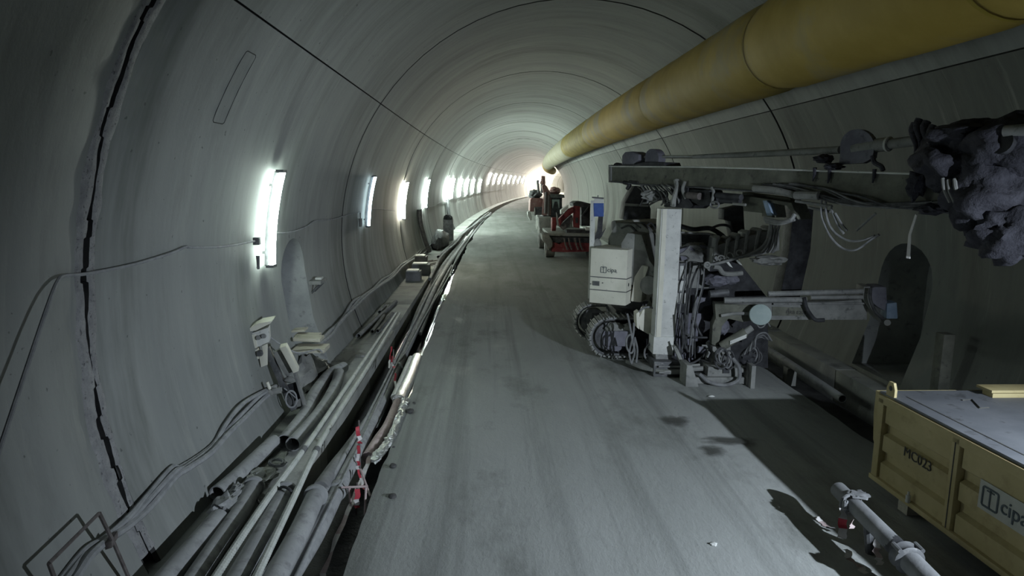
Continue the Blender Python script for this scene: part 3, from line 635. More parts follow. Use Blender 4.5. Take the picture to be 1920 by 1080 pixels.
p = G(676, 668, .02); thing('label_tag', MB().box(p-V((.10, .05, .0)), p+V((.10, .05, .02))), M['pipe'], 'small flat tag lying beside the wet walkway patch', 'tag', bevel=.004)
# ------------------------------------------------------------------ pipes in the left trench
def run(pix, z, r, m, label, cont=None, name='trench_pipe', cat='pipe', n=12, res=5, joints=()):
    pts = [G(u, v, z if not isinstance(z, (list, tuple)) else z[i]) for i, (u, v) in enumerate(pix)]
    if cont: pts += [T(s, o+.05*math.sin(s*.37+o*9), zz+.03*math.sin(s*.6+o*5)) for s, o, zz in cont]
    line = smooth(pts, res); c = line[len(line)//3]
    rt = root(name, c-V((0, 0, r)), label, cat, 'pipes running in the left trench'); part('pipe_run', MB().tube(line, r, n), M[m], rt, smooth_deg=50)
    for f in joints:
        i = int(f*(len(line)-2)); d = (line[i+1]-line[i]).normalized(); part('coupling', MB().tube([line[i]-d*.07, line[i]-d*.05, line[i]+d*.05, line[i]+d*.07], [r*1.05, r*1.25, r*1.25, r*1.05], n), M[m], rt)
    return rt
run([(600, 918), (628, 878), (661, 835), (705, 772), (737, 708), (770, 632)], [.02, -.05, -.12, -.15, -.18, -.2], .10, 'pipe_dark', 'dark grey trench pipe lying against the walkway face', [(20, -4.15, -.2), (27, -4.1, -.2), (36, -4.12, -.18), (48, -4.1, -.15), (62, -4.1, -.15), (80, -4.1, -.15)])
run([(500, 1160), (544, 1080), (592, 1002), (633, 919), (689, 808), (720, 745), (752, 675)], [-.02, -.04, -.06, -.08, -.1, -.14, -.18], .095, 'pipe', 'pale grey trench pipe crossing in front, nearest the road', [(18, -3.95, -.2), (25, -3.93, -.2), (34, -3.9, -.18), (46, -3.85, -.18), (60, -3.9, -.15), (80, -3.9, -.15)], joints=(.26, .5))
run([(486, 1160), (528, 1080), (575, 1000), (620, 900), (668, 816), (700, 760)], [.1, .08, .05, .02, 0, -.06], .028, 'pipe', 'slim cable resting between the two trench pipes', [(17, -4.05, -.1), (24, -4.0, -.1), (33, -4.02, -.1), (45, -3.95, -.1)], n=8)
run([(520, 1150), (556, 1080), (598, 990), (640, 905), (690, 800), (740, 690), (764, 655)], [.06, .05, .03, .01, -.02, -.06, -.1], .022, 'rope', 'thin pale cable along the top of the front trench pipe', [(19, -3.75, -.1), (26, -3.7, -.12), (34, -3.66, -.12), (44, -3.6, -.1), (58, -3.6, -.1)], n=8)
run([(788, 626), (815, 560), (846, 500)], -.2, .05, 'pipe_dark', 'narrow dark pipe in the trench past the foil wrapped pipe', [(30, -3.75, -.2), (40, -3.7, -.2), (55, -3.65, -.15), (75, -3.7, -.1)], n=8)
wire('edge_rope', [G(800, 640, -.05), G(812, 610, -.02), G(826, 575, .0), G(836, 545, .02), G(846, 520, .0)], .012, 'rope', 'thin rope slung along the road edge of the trench', 'rope')
for s, o_, lab in ((22, -4.4, 'kinked grey hose on the walkway edge, far, left of the trench'), (24, -4.28, 'second kinked hose on the walkway edge beside the far trench')):
    pts = [T(s+3.2*i, o_+.09*math.sin(i*1.3+o_*4)+.004*i*i, .07) for i in range(16)]
    if o_ == -4.4: pts = pts[5:]
    wire('edge_hose', pts, .06, 'pipe_dark', lab, 'hose', n=8, res=4)
# foil-wrapped pipe
fp = [G(690, 858, -.12), G(710, 826, -.1), G(729, 797, -.1), G(748, 752, -.1)]
thing('wrapped_pipe', MB().tube(smooth(fp, 8), .085, 12), M['tape_p'], 'pinkish striped wrapping on the pipe beside the road edge', 'pipe')
mb = MB(); ln = smooth([G(694, 862, -.06), G(716, 835, -.05), G(735, 798, -.03), G(752, 752, -.02)], 10)
for i, p in enumerate(ln): mb.lump(p+V((.07, 0, .02)), (.06, .13, .05), .7, 4, i, 2)
thing('foil_sheet', mb, M['foil'], 'crumpled silver foil along the striped pipe by the road', 'foil', smooth_deg=0)
ln = smooth([G(748, 752, -.06), G(765, 716, -.05), G(782, 672, -.05)], 8)
thing('foil_pipe', MB().tube(ln, [.115+.012*noise.noise(V((i*.9, 0, 0))) for i in range(len(ln))], 14), M['foil'], 'shiny silver foil wrapped pipe at the left road edge', 'pipe')
ln = smooth([G(739, 745, -.02), G(757, 705, 0), G(771, 672, 0)], 6)
thing('plastic_sleeve', MB().tube(ln, .06, 12), M['white'], 'white plastic sleeve beside the shiny foil pipe', 'pipe')
# bright sheets floating in the trench water further along
for i, (u, v, l) in enumerate(((842, 516, .5), (848, 500, .8), (835, 555, .4), (826, 575, .35), (867, 470, .6))):
    p = G(u, v, -.32); mb = MB()
    for j in range(5): mb.lump(p+V((random.uniform(-.06, .06), (j-2)*l*.3, 0)), (.06, l*.22, .03), .7, 3, i*9+j, 2)
    thing('foil_scrap', mb, M['foil'], ['crumpled foil scrap in the trench water, second from the camera side', 'long foil scrap in the trench water, middle of the row', 'foil scrap in the trench nearest the foil wrapped pipe', 'small foil scrap in the trench just past the foil pipe', 'farthest foil scrap in the trench water'][i], 'foil', 'foil scraps in the trench', smooth_deg=0)
# ------------------------------------------------------------------ barrier tape on rods along the trench
def tape(p, q, wd, seed, name='tape_strip', parent=None, mats=('tape_r', 'tape_w'), segs=4, sag=.05, amp=.03):
    """a twisted strip cut into alternating bands"""
    p, q = V(p), V(q); d = q-p; side = V((0, 0, 1)).cross(d)
    if side.length < .05: side = V((1, .2, 0))
    side.normalize(); n = segs*4
    def fr(i):
        t = i/n; c = p+d*t-V((0, 0, sag*4*t*(1-t)))+V((noise.noise(V((t*5, seed, 0)))*amp, noise.noise(V((t*5, seed, 5)))*amp, 0))
        a = noise.noise(V((t*3, seed, 9)))*1.6; s_ = side*math.cos(a)+V((0, 0, 1)).cross(side).normalized()*math.sin(a) if abs(d.z) < .8*d.length else side*math.cos(a)+side.cross(d.normalized())*math.sin(a)
        return c-s_*wd/2, c+s_*wd/2
    for g in range(segs):
        mb = MB(); vs = []
        for i in range(g*4, g*4+5): vs += list(fr(i))
        nn = side.cross(d.normalized())*.0015
        m_ = len(vs); vs2 = [v_+nn for v_ in vs]
        fs = [(2*i, 2*i+1, 2*i+3, 2*i+2) for i in range(4)]+[(m_+2*i+2, m_+2*i+3, m_+2*i+1, m_+2*i) for i in range(4)]
        part('tape_band', mb.add(vs+vs2, fs), M[mats[g % 2]], parent, smooth_deg=60)
def tape_post(base, top, label, tapes, extra=()):
    b_, t_ = V(base), V(top); rt = root('tape_post', b_, label, 'barrier post', 'taped rods along the left trench')
    part('rod', MB().tube([b_, t_], .011, 6), M['iron'], rt)
    for i, (p, q, wd, sg) in enumerate(tapes): tape(p, q, wd, i*3+b_.y, parent=rt, segs=sg)
    for p, q in extra: part('tie_stick', MB().tube([p, q], .014, 6), M['tape_p'], rt)
tape_post(G(736, 722, -.3), G(738, 655, .35), 'iron rod with red and white tape scraps, farthest along the trench', [(G(736, 668, .2), G(739, 690, .05), .05, 3), (G(740, 700, 0), G(745, 745, -.1), .04, 4), (G(734, 650, .3), G(730, 690, .1), .04, 2)])
tape_post(G(676, 905, -.3), G(673, 788, .45), 'iron rod with red and white tape beside the twin trench pipes', [(G(671, 800, .4), G(675, 832, .22), .055, 3), (G(672, 835, .2), G(670, 880, -.1), .04, 4)])
tape_post(G(668, 965, -.35), G(670, 905, .1), 'iron rod with red tape at the trench rail, nearest the camera', [(G(668, 918, .05), G(668, 952, -.15), .06, 3), (G(672, 880, .0), G(690, 925, -.1), .03, 4)],
          [(G(640, 914, .05), G(690, 912, .05)), (G(655, 915, .04), G(658, 955, -.25)), (G(686, 915, .04), G(684, 965, -.2)), (G(676, 880, .05), G(694, 930, -.1))])
rt = root('tape_line', G(650, 960, -.4), 'long faded barrier tape strung low across the trench foreground', 'barrier tape')
tape(G(575, 1150, -.25), G(605, 1075, -.25), .06, 2, parent=rt, mats=('tape_w', 'tape_p'), segs=3, sag=0); tape(G(605, 1075, -.25), G(683, 884, -.12), .06, 3, parent=rt, mats=('tape_p', 'tape_w'), segs=6, sag=.0); tape(G(683, 884, -.12), G(716, 806, -.02), .06, 4, parent=rt, mats=('tape_w', 'tape_p'), segs=6, sag=.0)
# ------------------------------------------------------------------ blocks and stores further along the left walkway
for i, (u, v, h, wd, lab) in enumerate(((773, 525, .34, .26, 'dark block on the walkway, nearest of the stacked blocks'), (790, 514, .40, .34, 'dark block on the walkway with a pale lid, right of the stack'), (778, 505, .55, .24, 'tall dark block behind the stacked walkway blocks'))):
    p = G(u, v, 0); p.x = max(p.x, -2.95+wd)
    rt = root('storage_block', p, lab, 'block', 'blocks on the left walkway')
    part('block_body', MB().box(p-V((wd, .3, 0)), p+V((wd, .3, h))), M['pipe_dark'], rt, bevel=.01); part('block_lid', MB().box(p+V((-wd*.9, -.32, h)), p+V((wd*.7, .22, h+.05))), M['white'], rt, bevel=.006)
p = T(36.5, -4.95, 0); thing('tarpaulin_heap', MB().lump(p+V((.1, 0, .35)), (.42, 2.0, .6), .25, 2, 3, 3, 0), M['steel'], 'dark tarpaulin heap against the left wall beyond the blocks', 'tarpaulin')
p = T(41.0, -4.8, 0); rt = root('pump_cabinet', p, 'tall dark pump cabinet on the far left walkway', 'cabinet')
part('cabinet_body', MB().box(p-V((.28, .5, 0)), p+V((.28, .5, 1.25))), M['steel'], rt, bevel=.02); part('cabinet_top', MB().lump(p+V((0, 0, 1.3)), (.3, .5, .25), .3, 2, 4), M['dark'], rt); part('cabinet_pipe', MB().tube([p+V((.3, -.3, 0)), p+V((.3, -.3, .9)), p+V((.1, -.3, 1.45))], .05), M['pipe'], rt)
wire('wall_hose', [wall_s(33.0, .1, .12), wall_s(32.8, .8, .12), wall_s(32.6, 1.6, .1), wall_s(32.5, 2.2, .1)], .11, 'steel', 'dark vertical hose on the wall under the fourth lamp', 'hose', n=10)
wire('wall_hose', [wall_s(48.5, .1, .12), wall_s(48.3, 1.2, .12), wall_s(48.2, 2.3, .1)], .12, 'steel', 'dark vertical hose on the far wall under the lamp cluster', 'hose', n=10)
pipe_thing([(822, 482), (845, 460), (878, 430)], .08, 'pipe_dark', 'dark pipe lying on the walkway past the blocks', group='short pipes further along the walkway', n=10)
p = G(822, 468, 0); thing('marker_stake', MB().tube([p, p+V((-.05, 0, .5))], .05, 8), M['pvc'], 'pale stake standing on the walkway past the blocks', 'stake')
for i in range(4):
    u, v = 800+i*5, 492+(i % 2)*5; p = G(u, v, .03); thing('rebar_offcut', MB().tube([p-V((.25, .3*(i % 2), 0)), p+V((.25, .35, .06))], .02, 6), M['iron'], ['leftmost', 'second', 'third', 'rightmost'][i]+' rusty rebar offcut on the walkway past the blocks', 'rebar', 'rebar offcuts on the walkway')
# ------------------------------------------------------------------ ventilation duct
DS = [(-6, 2.60, 5.70), (4, 2.66, 5.80), (10, 2.74, 5.88), (16, 2.86, 5.95), (24, 2.94, 6.00), (34, 2.98, 6.0), (46, 2.96, 5.95), (60, 2.9, 5.85), (80, 2.9, 5.8), (110, 2.9, 5.8), (140, 2.9, 5.8)]
def duct_c(s):
    for (a, o0, z0), (b_, o1, z1) in zip(DS, DS[1:]):
        if s <= b_:
            t = (s-a)/(b_-a); return T(s, o0+(o1-o0)*t, z0+(z1-z0)*t)
    return T(s, DS[-1][1], DS[-1][2])
rt = root('ventilation_duct', duct_c(10)-V((0, 0, .75)), 'huge yellow fabric ventilation duct slung under the right of the tunnel crown', 'duct')
cuts = [-6, 6.2, 11.3, 19.6, 33.0, 45.0, 57.0, 70.0, 84, 98, 112, 126, 140]
for i, (a, b_) in enumerate(zip(cuts, cuts[1:])):
    n = max(8, int((b_-a)/.45)) if a < 60 else 8; pts = [duct_c(a+(b_-a)*j/n) for j in range(n+1)]; rs = []
    for j in range(n+1):
        t = j/n; e = min(t, 1-t)*(b_-a)
        rs.append(.76*(1-.05*math.exp(-e/.12)+.012*noise.noise(V((a+t*(b_-a), 2, 0)))+.008*noise.noise(V((3*(a+t*(b_-a)), 7, 0)))))
    part('duct_section', MB().tube(pts, rs, 32, False), M['ochre'] if i == 4 else (M['duct_grey'] if i in (5, 6, 7) else M['yellow']), rt, smooth_deg=60)
    d = (pts[1]-pts[0]).normalized(); part('hoop', MB().tube([pts[0]-d*.03, pts[0]+d*.03], .745, 32, False), M['ochre'], rt)
for i in range(16):
    s = 3+5*i; c = duct_c(s); d = V((c.x-T(s, 0, 0).x, 0, c.z-ZC)).normalized()
    part('hanger', MB().tube([c+d*.72, c+d*1.0], .01, 5), M['steel'], rt)
# ------------------------------------------------------------------ the tracked drilling rig
rig = root('drilling_rig', (3.4, 13.4, 0), 'dusty tracked drilling rig with long mast, parked on the right of the road', 'drilling rig')
def P(name, mb, m, parent=None, bevel=0, label=None, sd=35): return part(name, mb, M[m], parent or rig, bevel, label, sd)
def crawler(yc, x0, x1, wd, h, front=True):
    r = h/2; tr = P('track_frame', MB().box((x0+r*.9, yc-wd*.32, .2), (x1-r*.9, yc+wd*.32, h-.2)), 'dark', bevel=.03)
    Ls = x1-x0-2*r; per = 2*Ls+2*PI*r; n = int(per/.105); first = None
    belt = []
    for i in range(64):
        t = per*i/64; belt.append(pos_on(t, Ls, r, x0, x1, h)[0])
    vs = []; k = len(belt)
    for yy, rr in ((yc-wd*.36, 0), (yc+wd*.36, 0)):
        for (x, z) in belt: vs.append(V((x, yy, z)))
    cx = [(x0+x1)/2, h/2]
    for yy in (yc-wd*.36, yc+wd*.36):
        for i, (x, z) in enumerate(belt):
            nx, nz = pos_on(per*i/64, Ls, r, x0, x1, h)[1]; vs.append(V((x-nx*.05, yy, z-nz*.05)))
    fs = []
    for i in range(k):
        j = (i+1) % k; fs += [(i, j, k+j, k+i), (2*k+j, 2*k+i, 3*k+i, 3*k+j), (j, i, 2*k+i, 2*k+j), (k+i, k+j, 3*k+j, 3*k+i)]
    bl = P('track_belt', MB().add(vs, fs), 'steel', tr)
    sm = MB().box((-.046, -wd/2, -.012), (.046, wd/2, .022)).box((-.046, -wd/2, .022), (-.026, wd/2, .05))
    me = mesh_of('track_shoe', sm, V((0, 0, 0)), 0, 30); me.materials.append(M['steel2'])
    for i in range(n):
        (x, z), (nx, nz) = pos_on(per*i/n, Ls, r, x0, x1, h)
        o = bpy.data.objects.new('track_shoe', me); COL.objects.link(o); o.parent = tr
        o.location = V((x, yc, z))-ORG[tr.name]; o.rotation_euler = (0, math.atan2(nx, nz), 0)
    for xx in (x0+r, x1-r): P('track_wheel', MB().tube([(xx, yc-wd*.30, r), (xx, yc+wd*.30, r)], r-.10, 24), 'steel', tr, bevel=.015)
    for i in range(5):
        xx = x0+r+.25+(Ls-.4)*i/4; P('track_roller', MB().tube([(xx, yc-wd*.34, .15), (xx, yc+wd*.34, .15)], .10, 14), 'dark', tr)
    if front:
        P('drive_motor', MB().box((x0+.34, yc-wd*.5-.10, .24), (x0+.86, yc-wd*.36, .56)), 'purple', tr, bevel=.02)
        P('mud_cap', MB().lump((x0+.5, yc-wd*.44, .60), (.2, .1, .12), .3, 2, 3, 3).lump((x0+.78, yc-wd*.44, .60), (.14, .1, .1), .3, 2, 5, 3), 'rig_grey', tr)
        P('hub_rim', MB().tube([(x0+.52, yc-wd*.36, .38), (x0+.52, yc-wd*.42, .38)], .28, 24), 'purple', tr, bevel=.01)
    return tr
def pos_on(t, Ls, r, x0, x1, h):
    per = 2*Ls+2*PI*r; t %= per
    if t < Ls: return (x0+r+t, h), (0, 1)
    t -= Ls
    if t < PI*r: a = PI/2-t/r; return (x1-r+r*math.cos(a), r+r*math.sin(a)), (math.cos(a), math.sin(a))
    t -= PI*r
    if t < Ls: return (x1-r-t, 0), (0, -1)
    t -= Ls; a = -PI/2-t/r; return (x0+r+r*math.cos(a), r+r*math.sin(a)), (math.cos(a), math.sin(a))
def lift(o, z):  o.location.z += z
t1 = crawler(13.62, 2.12, 4.75, .46, .80); lift(t1, .05); t2 = crawler(15.15, 2.02, 4.7, .46, .80, False); lift(t2, .05)
P('chassis', MB().box((2.7, 13.8, .42), (4.5, 15.0, .95)), 'dark', bevel=.03); P('slew_ring', MB().tube([(3.4, 14.4, .9), (3.4, 14.4, 1.15)], .6, 28), 'steel')
# rear cover box, turned towards the camera
rz = -math.radians(28); ex, ey = V((math.cos(rz), math.sin(rz), 0)), V((-math.sin(rz), math.cos(rz), 0))
c0 = A(1105, 560, 13.25); W_, H_, D_ = .75, 1.10, .95; zb = 1.21
cov = P('engine_cover', MB().obox(V((c0.x, 13.25, zb))+ex*W_/2+ey*D_/2+V((0, 0, H_/2)), ex*W_/2, ey*D_/2, V((0, 0, H_/2))), 'cream', bevel=.012)
o0 = V((c0.x, 13.25, zb))-ey*.006
for zz in (.27, .53):
    P('panel_seam', MB().obox(o0+ex*W_/2+V((0, 0, zz)), ex*W_/2*.995, ey*.004, V((0, 0, .008))), 'steel', cov)
    P('panel_seam', MB().obox(V((c0.x, 13.25, zb))+ex*(W_+.004)+ey*D_/2+V((0, 0, zz)), ex*.004, ey*D_/2, V((0, 0, .008))), 'steel', cov)
P('latch_plate', MB().obox(o0+ex*.13+V((0, 0, .40)), ex*.07, ey*.008, V((0, 0, .045))), 'steel', cov)
for a_, b_ in ((.02, .38), (.27, .42)): P('rivet', MB().tube([o0+ex*a_+V((0, 0, b_)), o0+ex*a_+V((0, 0, b_))-ey*.01], .012, 8), 'steel', cov)
for a_, b_, h_ in ((.15, .40, .03), (.40, .36, .04), (.40, .08, .07)): P('vent_slot', MB().obox(V((c0.x, 13.25, zb))+ex*(W_+.004)+ey*a_+V((0, 0, b_)), ex*.004, ey*.02, V((0, 0, h_))), 'dark', cov)
def logo(parent, o, ex, ey, ez, h, ink, thick=.006):
    """rounded square with a divided bar, then the word"""
    lw = h*.085; mb = MB(); n = ex.cross(ey)*thick/2
    def bar(x0, y0, x1, y1): mb.obox(o+ex*(x0+x1)/2+ey*(y0+y1)/2, ex*abs(x1-x0)/2, ey*abs(y1-y0)/2, n)
    q = h*.14
    bar(q, 0, h-q, lw); bar(q, h-lw, h-q, h); bar(0, q, lw, h-q); bar(h-lw, q, h, h-q)
    for cx, cy, sx, sy in ((q, q, -1, -1), (h-q, q, 1, -1), (q, h-q, -1, 1), (h-q, h-q, 1, 1)):
        pts = []
        for i in range(5):
            a = PI/2*i/4; pts.append((cx+sx*(q-lw/2)*math.cos(a), cy+sy*(q-lw/2)*math.sin(a)))
        for (x0, y0), (x1, y1) in zip(pts, pts[1:]):
            d = ex*(x1-x0)+ey*(y1-y0); mb.obox(o+ex*(x0+x1)/2+ey*(y0+y1)/2, d*.6, d.normalized().cross(ex.cross(ey))*lw/2, n)
    bar(h*.5-lw*.55, lw, h*.5+lw*.3, h-lw); bar(h*.28, h*.80, h*.72, h*.80+lw*.7)
    part('logo_mark', mb, M[ink], parent, smooth_deg=0)
    part('logo_word', text_mb('cipa', h*.98, o+ex*h*1.12+ey*h*.22, ex, ey, thick), M[ink], parent, smooth_deg=0)
logo(cov, o0+ex*.215+V((0, 0, .62)), ex, V((0, 0, 1)), ey, .125, 'ink2')
# hood, tanks and covers behind the rear box
def RX(a, b, z): return V((c0.x, 13.25, 0))+ex*a+ey*b+V((0, 0, z))
P('hood', MB().prism([RX(.05, .9, 1.9), RX(.05, .9, 2.45), RX(.22, .9, 2.78), RX(.75, .9, 2.78), RX(1.15, .9, 2.5), RX(1.3, .9, 1.9)], ey*.8), 'rig_grey', bevel=.05)
P('hood', MB().prism([RX(.55, .35, 1.6), RX(.50, .35, 2.40), RX(.62, .35, 2.62), RX(.92, .35, 2.60), RX(1.10, .35, 2.1), RX(1.38, .35, 1.75), RX(1.38, .35, 1.5)], ey*.6), 'rig_grey', bevel=.04, label='rounded grey hood beside the rear box')
P('hood', MB().prism([RX(.76, .30, 1.25), RX(.82, .30, 1.75), RX(.96, .30, 2.0), RX(1.10, .30, 1.98), RX(1.02, .30, 1.7), RX(.98, .30, 1.25)], ey*.4), 'cream', bevel=.03, label='cream side fairing')
P('hood', MB().box(A(1210, 500, 13.7), A(1248, 436, 14.3)), 'dark', bevel=.03, label='dark opening of the engine bay')
P('air_tank', MB().tube([A(1150, 424, 14.2), A(1228, 420, 14.6)], .12, 18), 'white', bevel=.02)
P('exhaust_bundle', MB().prism([A(u, v, 14.9) for u, v in ((1168, 412), (1172, 380), (1182, 362), (1190, 348), (1206, 350), (1214, 372), (1221, 392), (1220, 416))], (0, .5, 0)), 'dark', bevel=.04, label='dark tarred cover behind the hood')
P('cover_band', MB().prism([A(u, v, 14.87) for u, v in ((1172, 381), (1216, 384), (1216, 388), (1172, 386))], (0, .03, 0)), 'rig_grey')
for i in range(7):
    y = 13.4+.1*i; a, b_ = A(1165+i*9, 428+3*math.sin(i*2), 13.9), A(1195+i*7, 432+5*math.cos(i*3), 13.7)
    P('cover_hose', MB().tube(smooth([a, (a+b_)/2+V((0, 0, .1)), b_]), .022, 7), 'hose')
P('round_tank', MB().tube([A(1216, 535, 12.95), A(1238, 533, 13.4)], .19, 20), 'rig_grey', bevel=.02)
P('side_fairing', MB().prism([A(u, v, 12.85) for u, v in ((1218, 560), (1222, 570), (1232, 612), (1222, 612), (1205, 588))], (.1, .3, 0)), 'olive')
# signal plate on a slim post
sp = P('signal_post', MB().obox((A(1112, 376, 13.9)+A(1107, 560, 13.9))/2, (.05, 0, 0), (0, .025, 0), (A(1112, 376, 13.9)-A(1107, 560, 13.9))/2), 'white', bevel=.006)
P('blue_plate', MB().prism([A(u, v, 13.86) for u, v in ((1113, 381), (1132, 381), (1132, 406), (1114, 406))], (0, .02, 0)), 'blue', sp, label='bright blue plate on the slim post')
P('plate_top', MB().prism([A(u, v, 13.88) for u, v in ((1114, 371), (1132, 372), (1132, 381), (1113, 381))], (0, .02, 0)), 'white', sp)
P('plate_bar', MB().tube([A(1110, 370, 13.87), A(1132, 372, 13.87)], .015, 6).tube([A(1121, 371, 13.87), A(1121, 366, 13.87)], .012, 6), 'steel', sp)
P('plate_stay', MB().prism([A(u, v, 13.9) for u, v in ((1122, 406), (1131, 406), (1129, 436), (1136, 428), (1128, 444), (1118, 455), (1112, 455), (1120, 430))], (0, .05, 0)), 'dark', sp)
P('plate_foot', MB().lump(A(1120, 458, 13.9), (.09, .06, .12), .2, 2, 4), 'rig_grey', sp)
P('slim_strut', MB().tube([A(1106, 555, 13.95), A(1108, 470, 13.95)], .02, 6), 'steel', sp)
# hanging hoses and cream gearbox between cover and post
P('gearbox', MB().prism([A(u, v, 12.7) for u, v in ((1197, 598), (1206, 580), (1230, 577), (1232, 618), (1228, 634), (1200, 618))], (.05, .35, 0)), 'cream', bevel=.015, label='cream gearbox housing beside the white post')
P('gear_flange', MB().prism([A(u, v, 12.64) for u, v in ((1193, 588), (1199, 584), (1199, 618), (1194, 614))], (0, .25, 0)), 'cream', bevel=.006)
P('gear_flange', MB().prism([A(u, v, 12.62) for u, v in ((1224, 588), (1232, 592), (1231, 632), (1222, 628))], (0, .25, 0)), 'cream', bevel=.006)
for pix in ([(1176, 588), (1181, 610), (1186, 640), (1190, 660), (1184, 682)], [(1189, 605), (1187, 630), (1180, 660), (1183, 680)], [(1190, 632), (1195, 655), (1193, 680)], [(1188, 625), (1176, 632), (1175, 650), (1182, 662), (1188, 655), (1190, 635)], [(1198, 585), (1206, 578), (1218, 576), (1230, 580)], [(1222, 640), (1210, 655), (1209, 668), (1216, 676), (1228, 677)]):
    P('hose', MB().tube(smooth([A(u, v, 12.55) for u, v in pix]), .02, 7), 'hose_g')
# tall white support post with shoe
YP = 12.3
post = P('support_post', MB().prism([A(u, v, YP) for u, v in ((1240, 391), (1279, 392), (1266, 640), (1227, 636))], (0, .32, 0)), 'white', bevel=.02, label='tall square white support post')
P('post_edge', MB().prism([A(u, v, YP-.015) for u, v in ((1243, 392), (1251, 392), (1239, 636), (1230, 636))], (0, .02, 0)), 'cream', post)
P('post_sleeve', MB().prism([A(u, v, YP-.03) for u, v in ((1226, 632), (1264, 632), (1262, 666), (1224, 664))], (0, .38, 0)), 'white', post, bevel=.01)
P('post_collar', MB().prism([A(u, v, YP-.02) for u, v in ((1229, 664), (1260, 666), (1259, 678), (1230, 677))], (0, .34, 0)), 'steel2', post, bevel=.01)
b_ = A(1243, 690, YP)
P('base_plate', MB().prism([V((2.72, 12.75, .16)), V((2.95, 12.28, .16)), V((3.30, 11.98, .16)), V((3.72, 11.98, .16)), V((3.72, 12.75, .16))], (0, 0, -.07)), 'rig_grey', bevel=.01)
P('base_shoe', MB().box((3.12, 12.1, .0), (3.70, 12.7, .30)), 'steel', bevel=.03); P('shoe_lip', MB().tube([(3.2, 12.04, .22), (3.62, 12.04, .22)], .018, 8).tube([(3.2, 11.99, .12), (3.7, 11.99, .12)], .02, 8), 'steel2')
# white filter canisters right of the post
for i, (v0, v1) in enumerate(((497, 522), (525, 545), (548, 568))):
    p, q = A(1276, v0, 12.45), A(1275, v1, 12.45); f = P('filter_canister', MB().tube([q, p], .10, 16), 'white', bevel=.012)
    P('canister_cap', MB().tube([p, p+V((0, 0, .05))], .112, 16), 'steel', f); P('canister_cage', MB().tube([q, q+V((0, 0, .02))], .115, 16), 'steel2', f)
    for k in range(4): a = -PI*.1-PI*.8*k/3; P('cage_bar', MB().tube([q+V((.108*math.cos(a), .108*math.sin(a), 0)), p+V((.108*math.cos(a), .108*math.sin(a), 0))], .007, 5), 'steel', f)
# violet panel, hydraulic block and its hoses
P('valve_panel', MB().prism([A(u, v, 12.5) for u, v in ((1262, 587), (1318, 588), (1321, 612), (1316, 640), (1300, 640), (1300, 692), (1266, 694))], (0, .06, 0)), 'purple', bevel=.008, label='flat violet-grey panel behind the hoses')
P('valve_block', MB().prism([A(u, v, 12.6) for u, v in ((1305, 556), (1321, 559), (1334, 554), (1334, 572), (1320, 575), (1310, 588), (1304, 588))], (0, .25, 0)), 'purple', bevel=.01)
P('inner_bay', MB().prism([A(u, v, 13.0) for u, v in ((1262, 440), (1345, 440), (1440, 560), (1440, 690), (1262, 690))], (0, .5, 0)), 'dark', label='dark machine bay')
rnd = random.Random(4)
for i in range(6):
    u0 = 1288+i*6.5; pts = [A(u0+14*rnd.random()-4, 488+18*rnd.random(), 12.35+.1*rnd.random()), A(u0-6+8*rnd.random(), 530+10*rnd.random(), 12.2), A(u0-18+10*rnd.random(), 580+12*rnd.random(), 12.15), A(1276+i*5+6*rnd.random(), 620+25*rnd.random(), 12.1), A(1278+i*5, 655+25*rnd.random(), 12.15)]
    P('hydraulic_hose', MB().tube(smooth(pts), .012+.007*rnd.random(), 7), ('hose', 'hose_g')[i % 4 == 0])
for pix in ([(1279, 590), (1281, 640), (1276, 668), (1284, 680), (1300, 680), (1318, 668), (1328, 655)], [(1287, 590), (1285, 615), (1283, 640), (1290, 660)], [(1299, 595), (1310, 620), (1316, 630)], [(1268, 640), (1275, 662), (1283, 684)], [(1285, 625), (1300, 632), (1326, 633)]):
    P('hydraulic_hose', MB().tube(smooth([A(u, v, 12.02) for u, v in pix]), .02, 7), 'hose')
P('drop_cable', MB().tube(smooth([A(1321, 500, 12.2), A(1316, 540, 12.1), A(1305, 580, 12.0), A(1297, 625, 12.0), A(1292, 660, 12.0)]), .012, 6), 'hose_g')
P('small_pump', MB().tube([A(1308, 655, 12.1), A(1322, 657, 12.1)], .07, 14), 'purple', bevel=.01)
P('pump_bracket', MB().tube([A(1316, 648, 12.0), A(1324, 648, 12.0), A(1330, 662, 12.0), A(1326, 670, 12.0)], .02, 6), 'steel2')
P('long_strut', MB().obox((A(1264, 648, 12.1)+A(1282, 688, 11.9))/2, (A(1282, 688, 11.9)-A(1264, 648, 12.1))/2, (.03, 0, .01), (0, .06, 0)), 'rig_grey', bevel=.01)
# engine clutter and plate-ribbed chain right of the post
P('engine_block', MB().lump(A(1300, 476, 12.9), (.34, .3, .22), .4, 3, 2, 3).box(A(1284, 540, 12.75), A(1318, 486, 13.2)), 'rig_grey', sd=30)
P('engine_shroud', MB().prism([A(u, v, 12.7) for u, v in ((1272, 468), (1290, 462), (1310, 458), (1332, 462), (1322, 476), (1296, 484), (1278, 490))], (0, .35, 0)), 'purple', bevel=.02)
P('guard_rail', MB().tube([A(1276, 436, 12.6), A(1325, 438, 12.6), A(1342, 442, 12.6)], .018, 6).tube([A(1276, 436, 12.6), A(1276, 462, 12.6)], .018, 6).tube([A(1342, 442, 12.6), A(1346, 456, 12.6)], .022, 6), 'steel2')
P('cable_top', MB().tube(smooth([A(1276, 424, 12.9), A(1300, 430, 12.9), A(1330, 428, 12.9), A(1352, 440, 12.9), A(1360, 448, 12.9)]), .045, 8), 'dark')
P('arched_hose', MB().tube(smooth([A(1330, 430, 12.7), A(1350, 422, 12.7), A(1368, 425, 12.7), A(1376, 440, 12.7)]), .025, 8), 'hose')
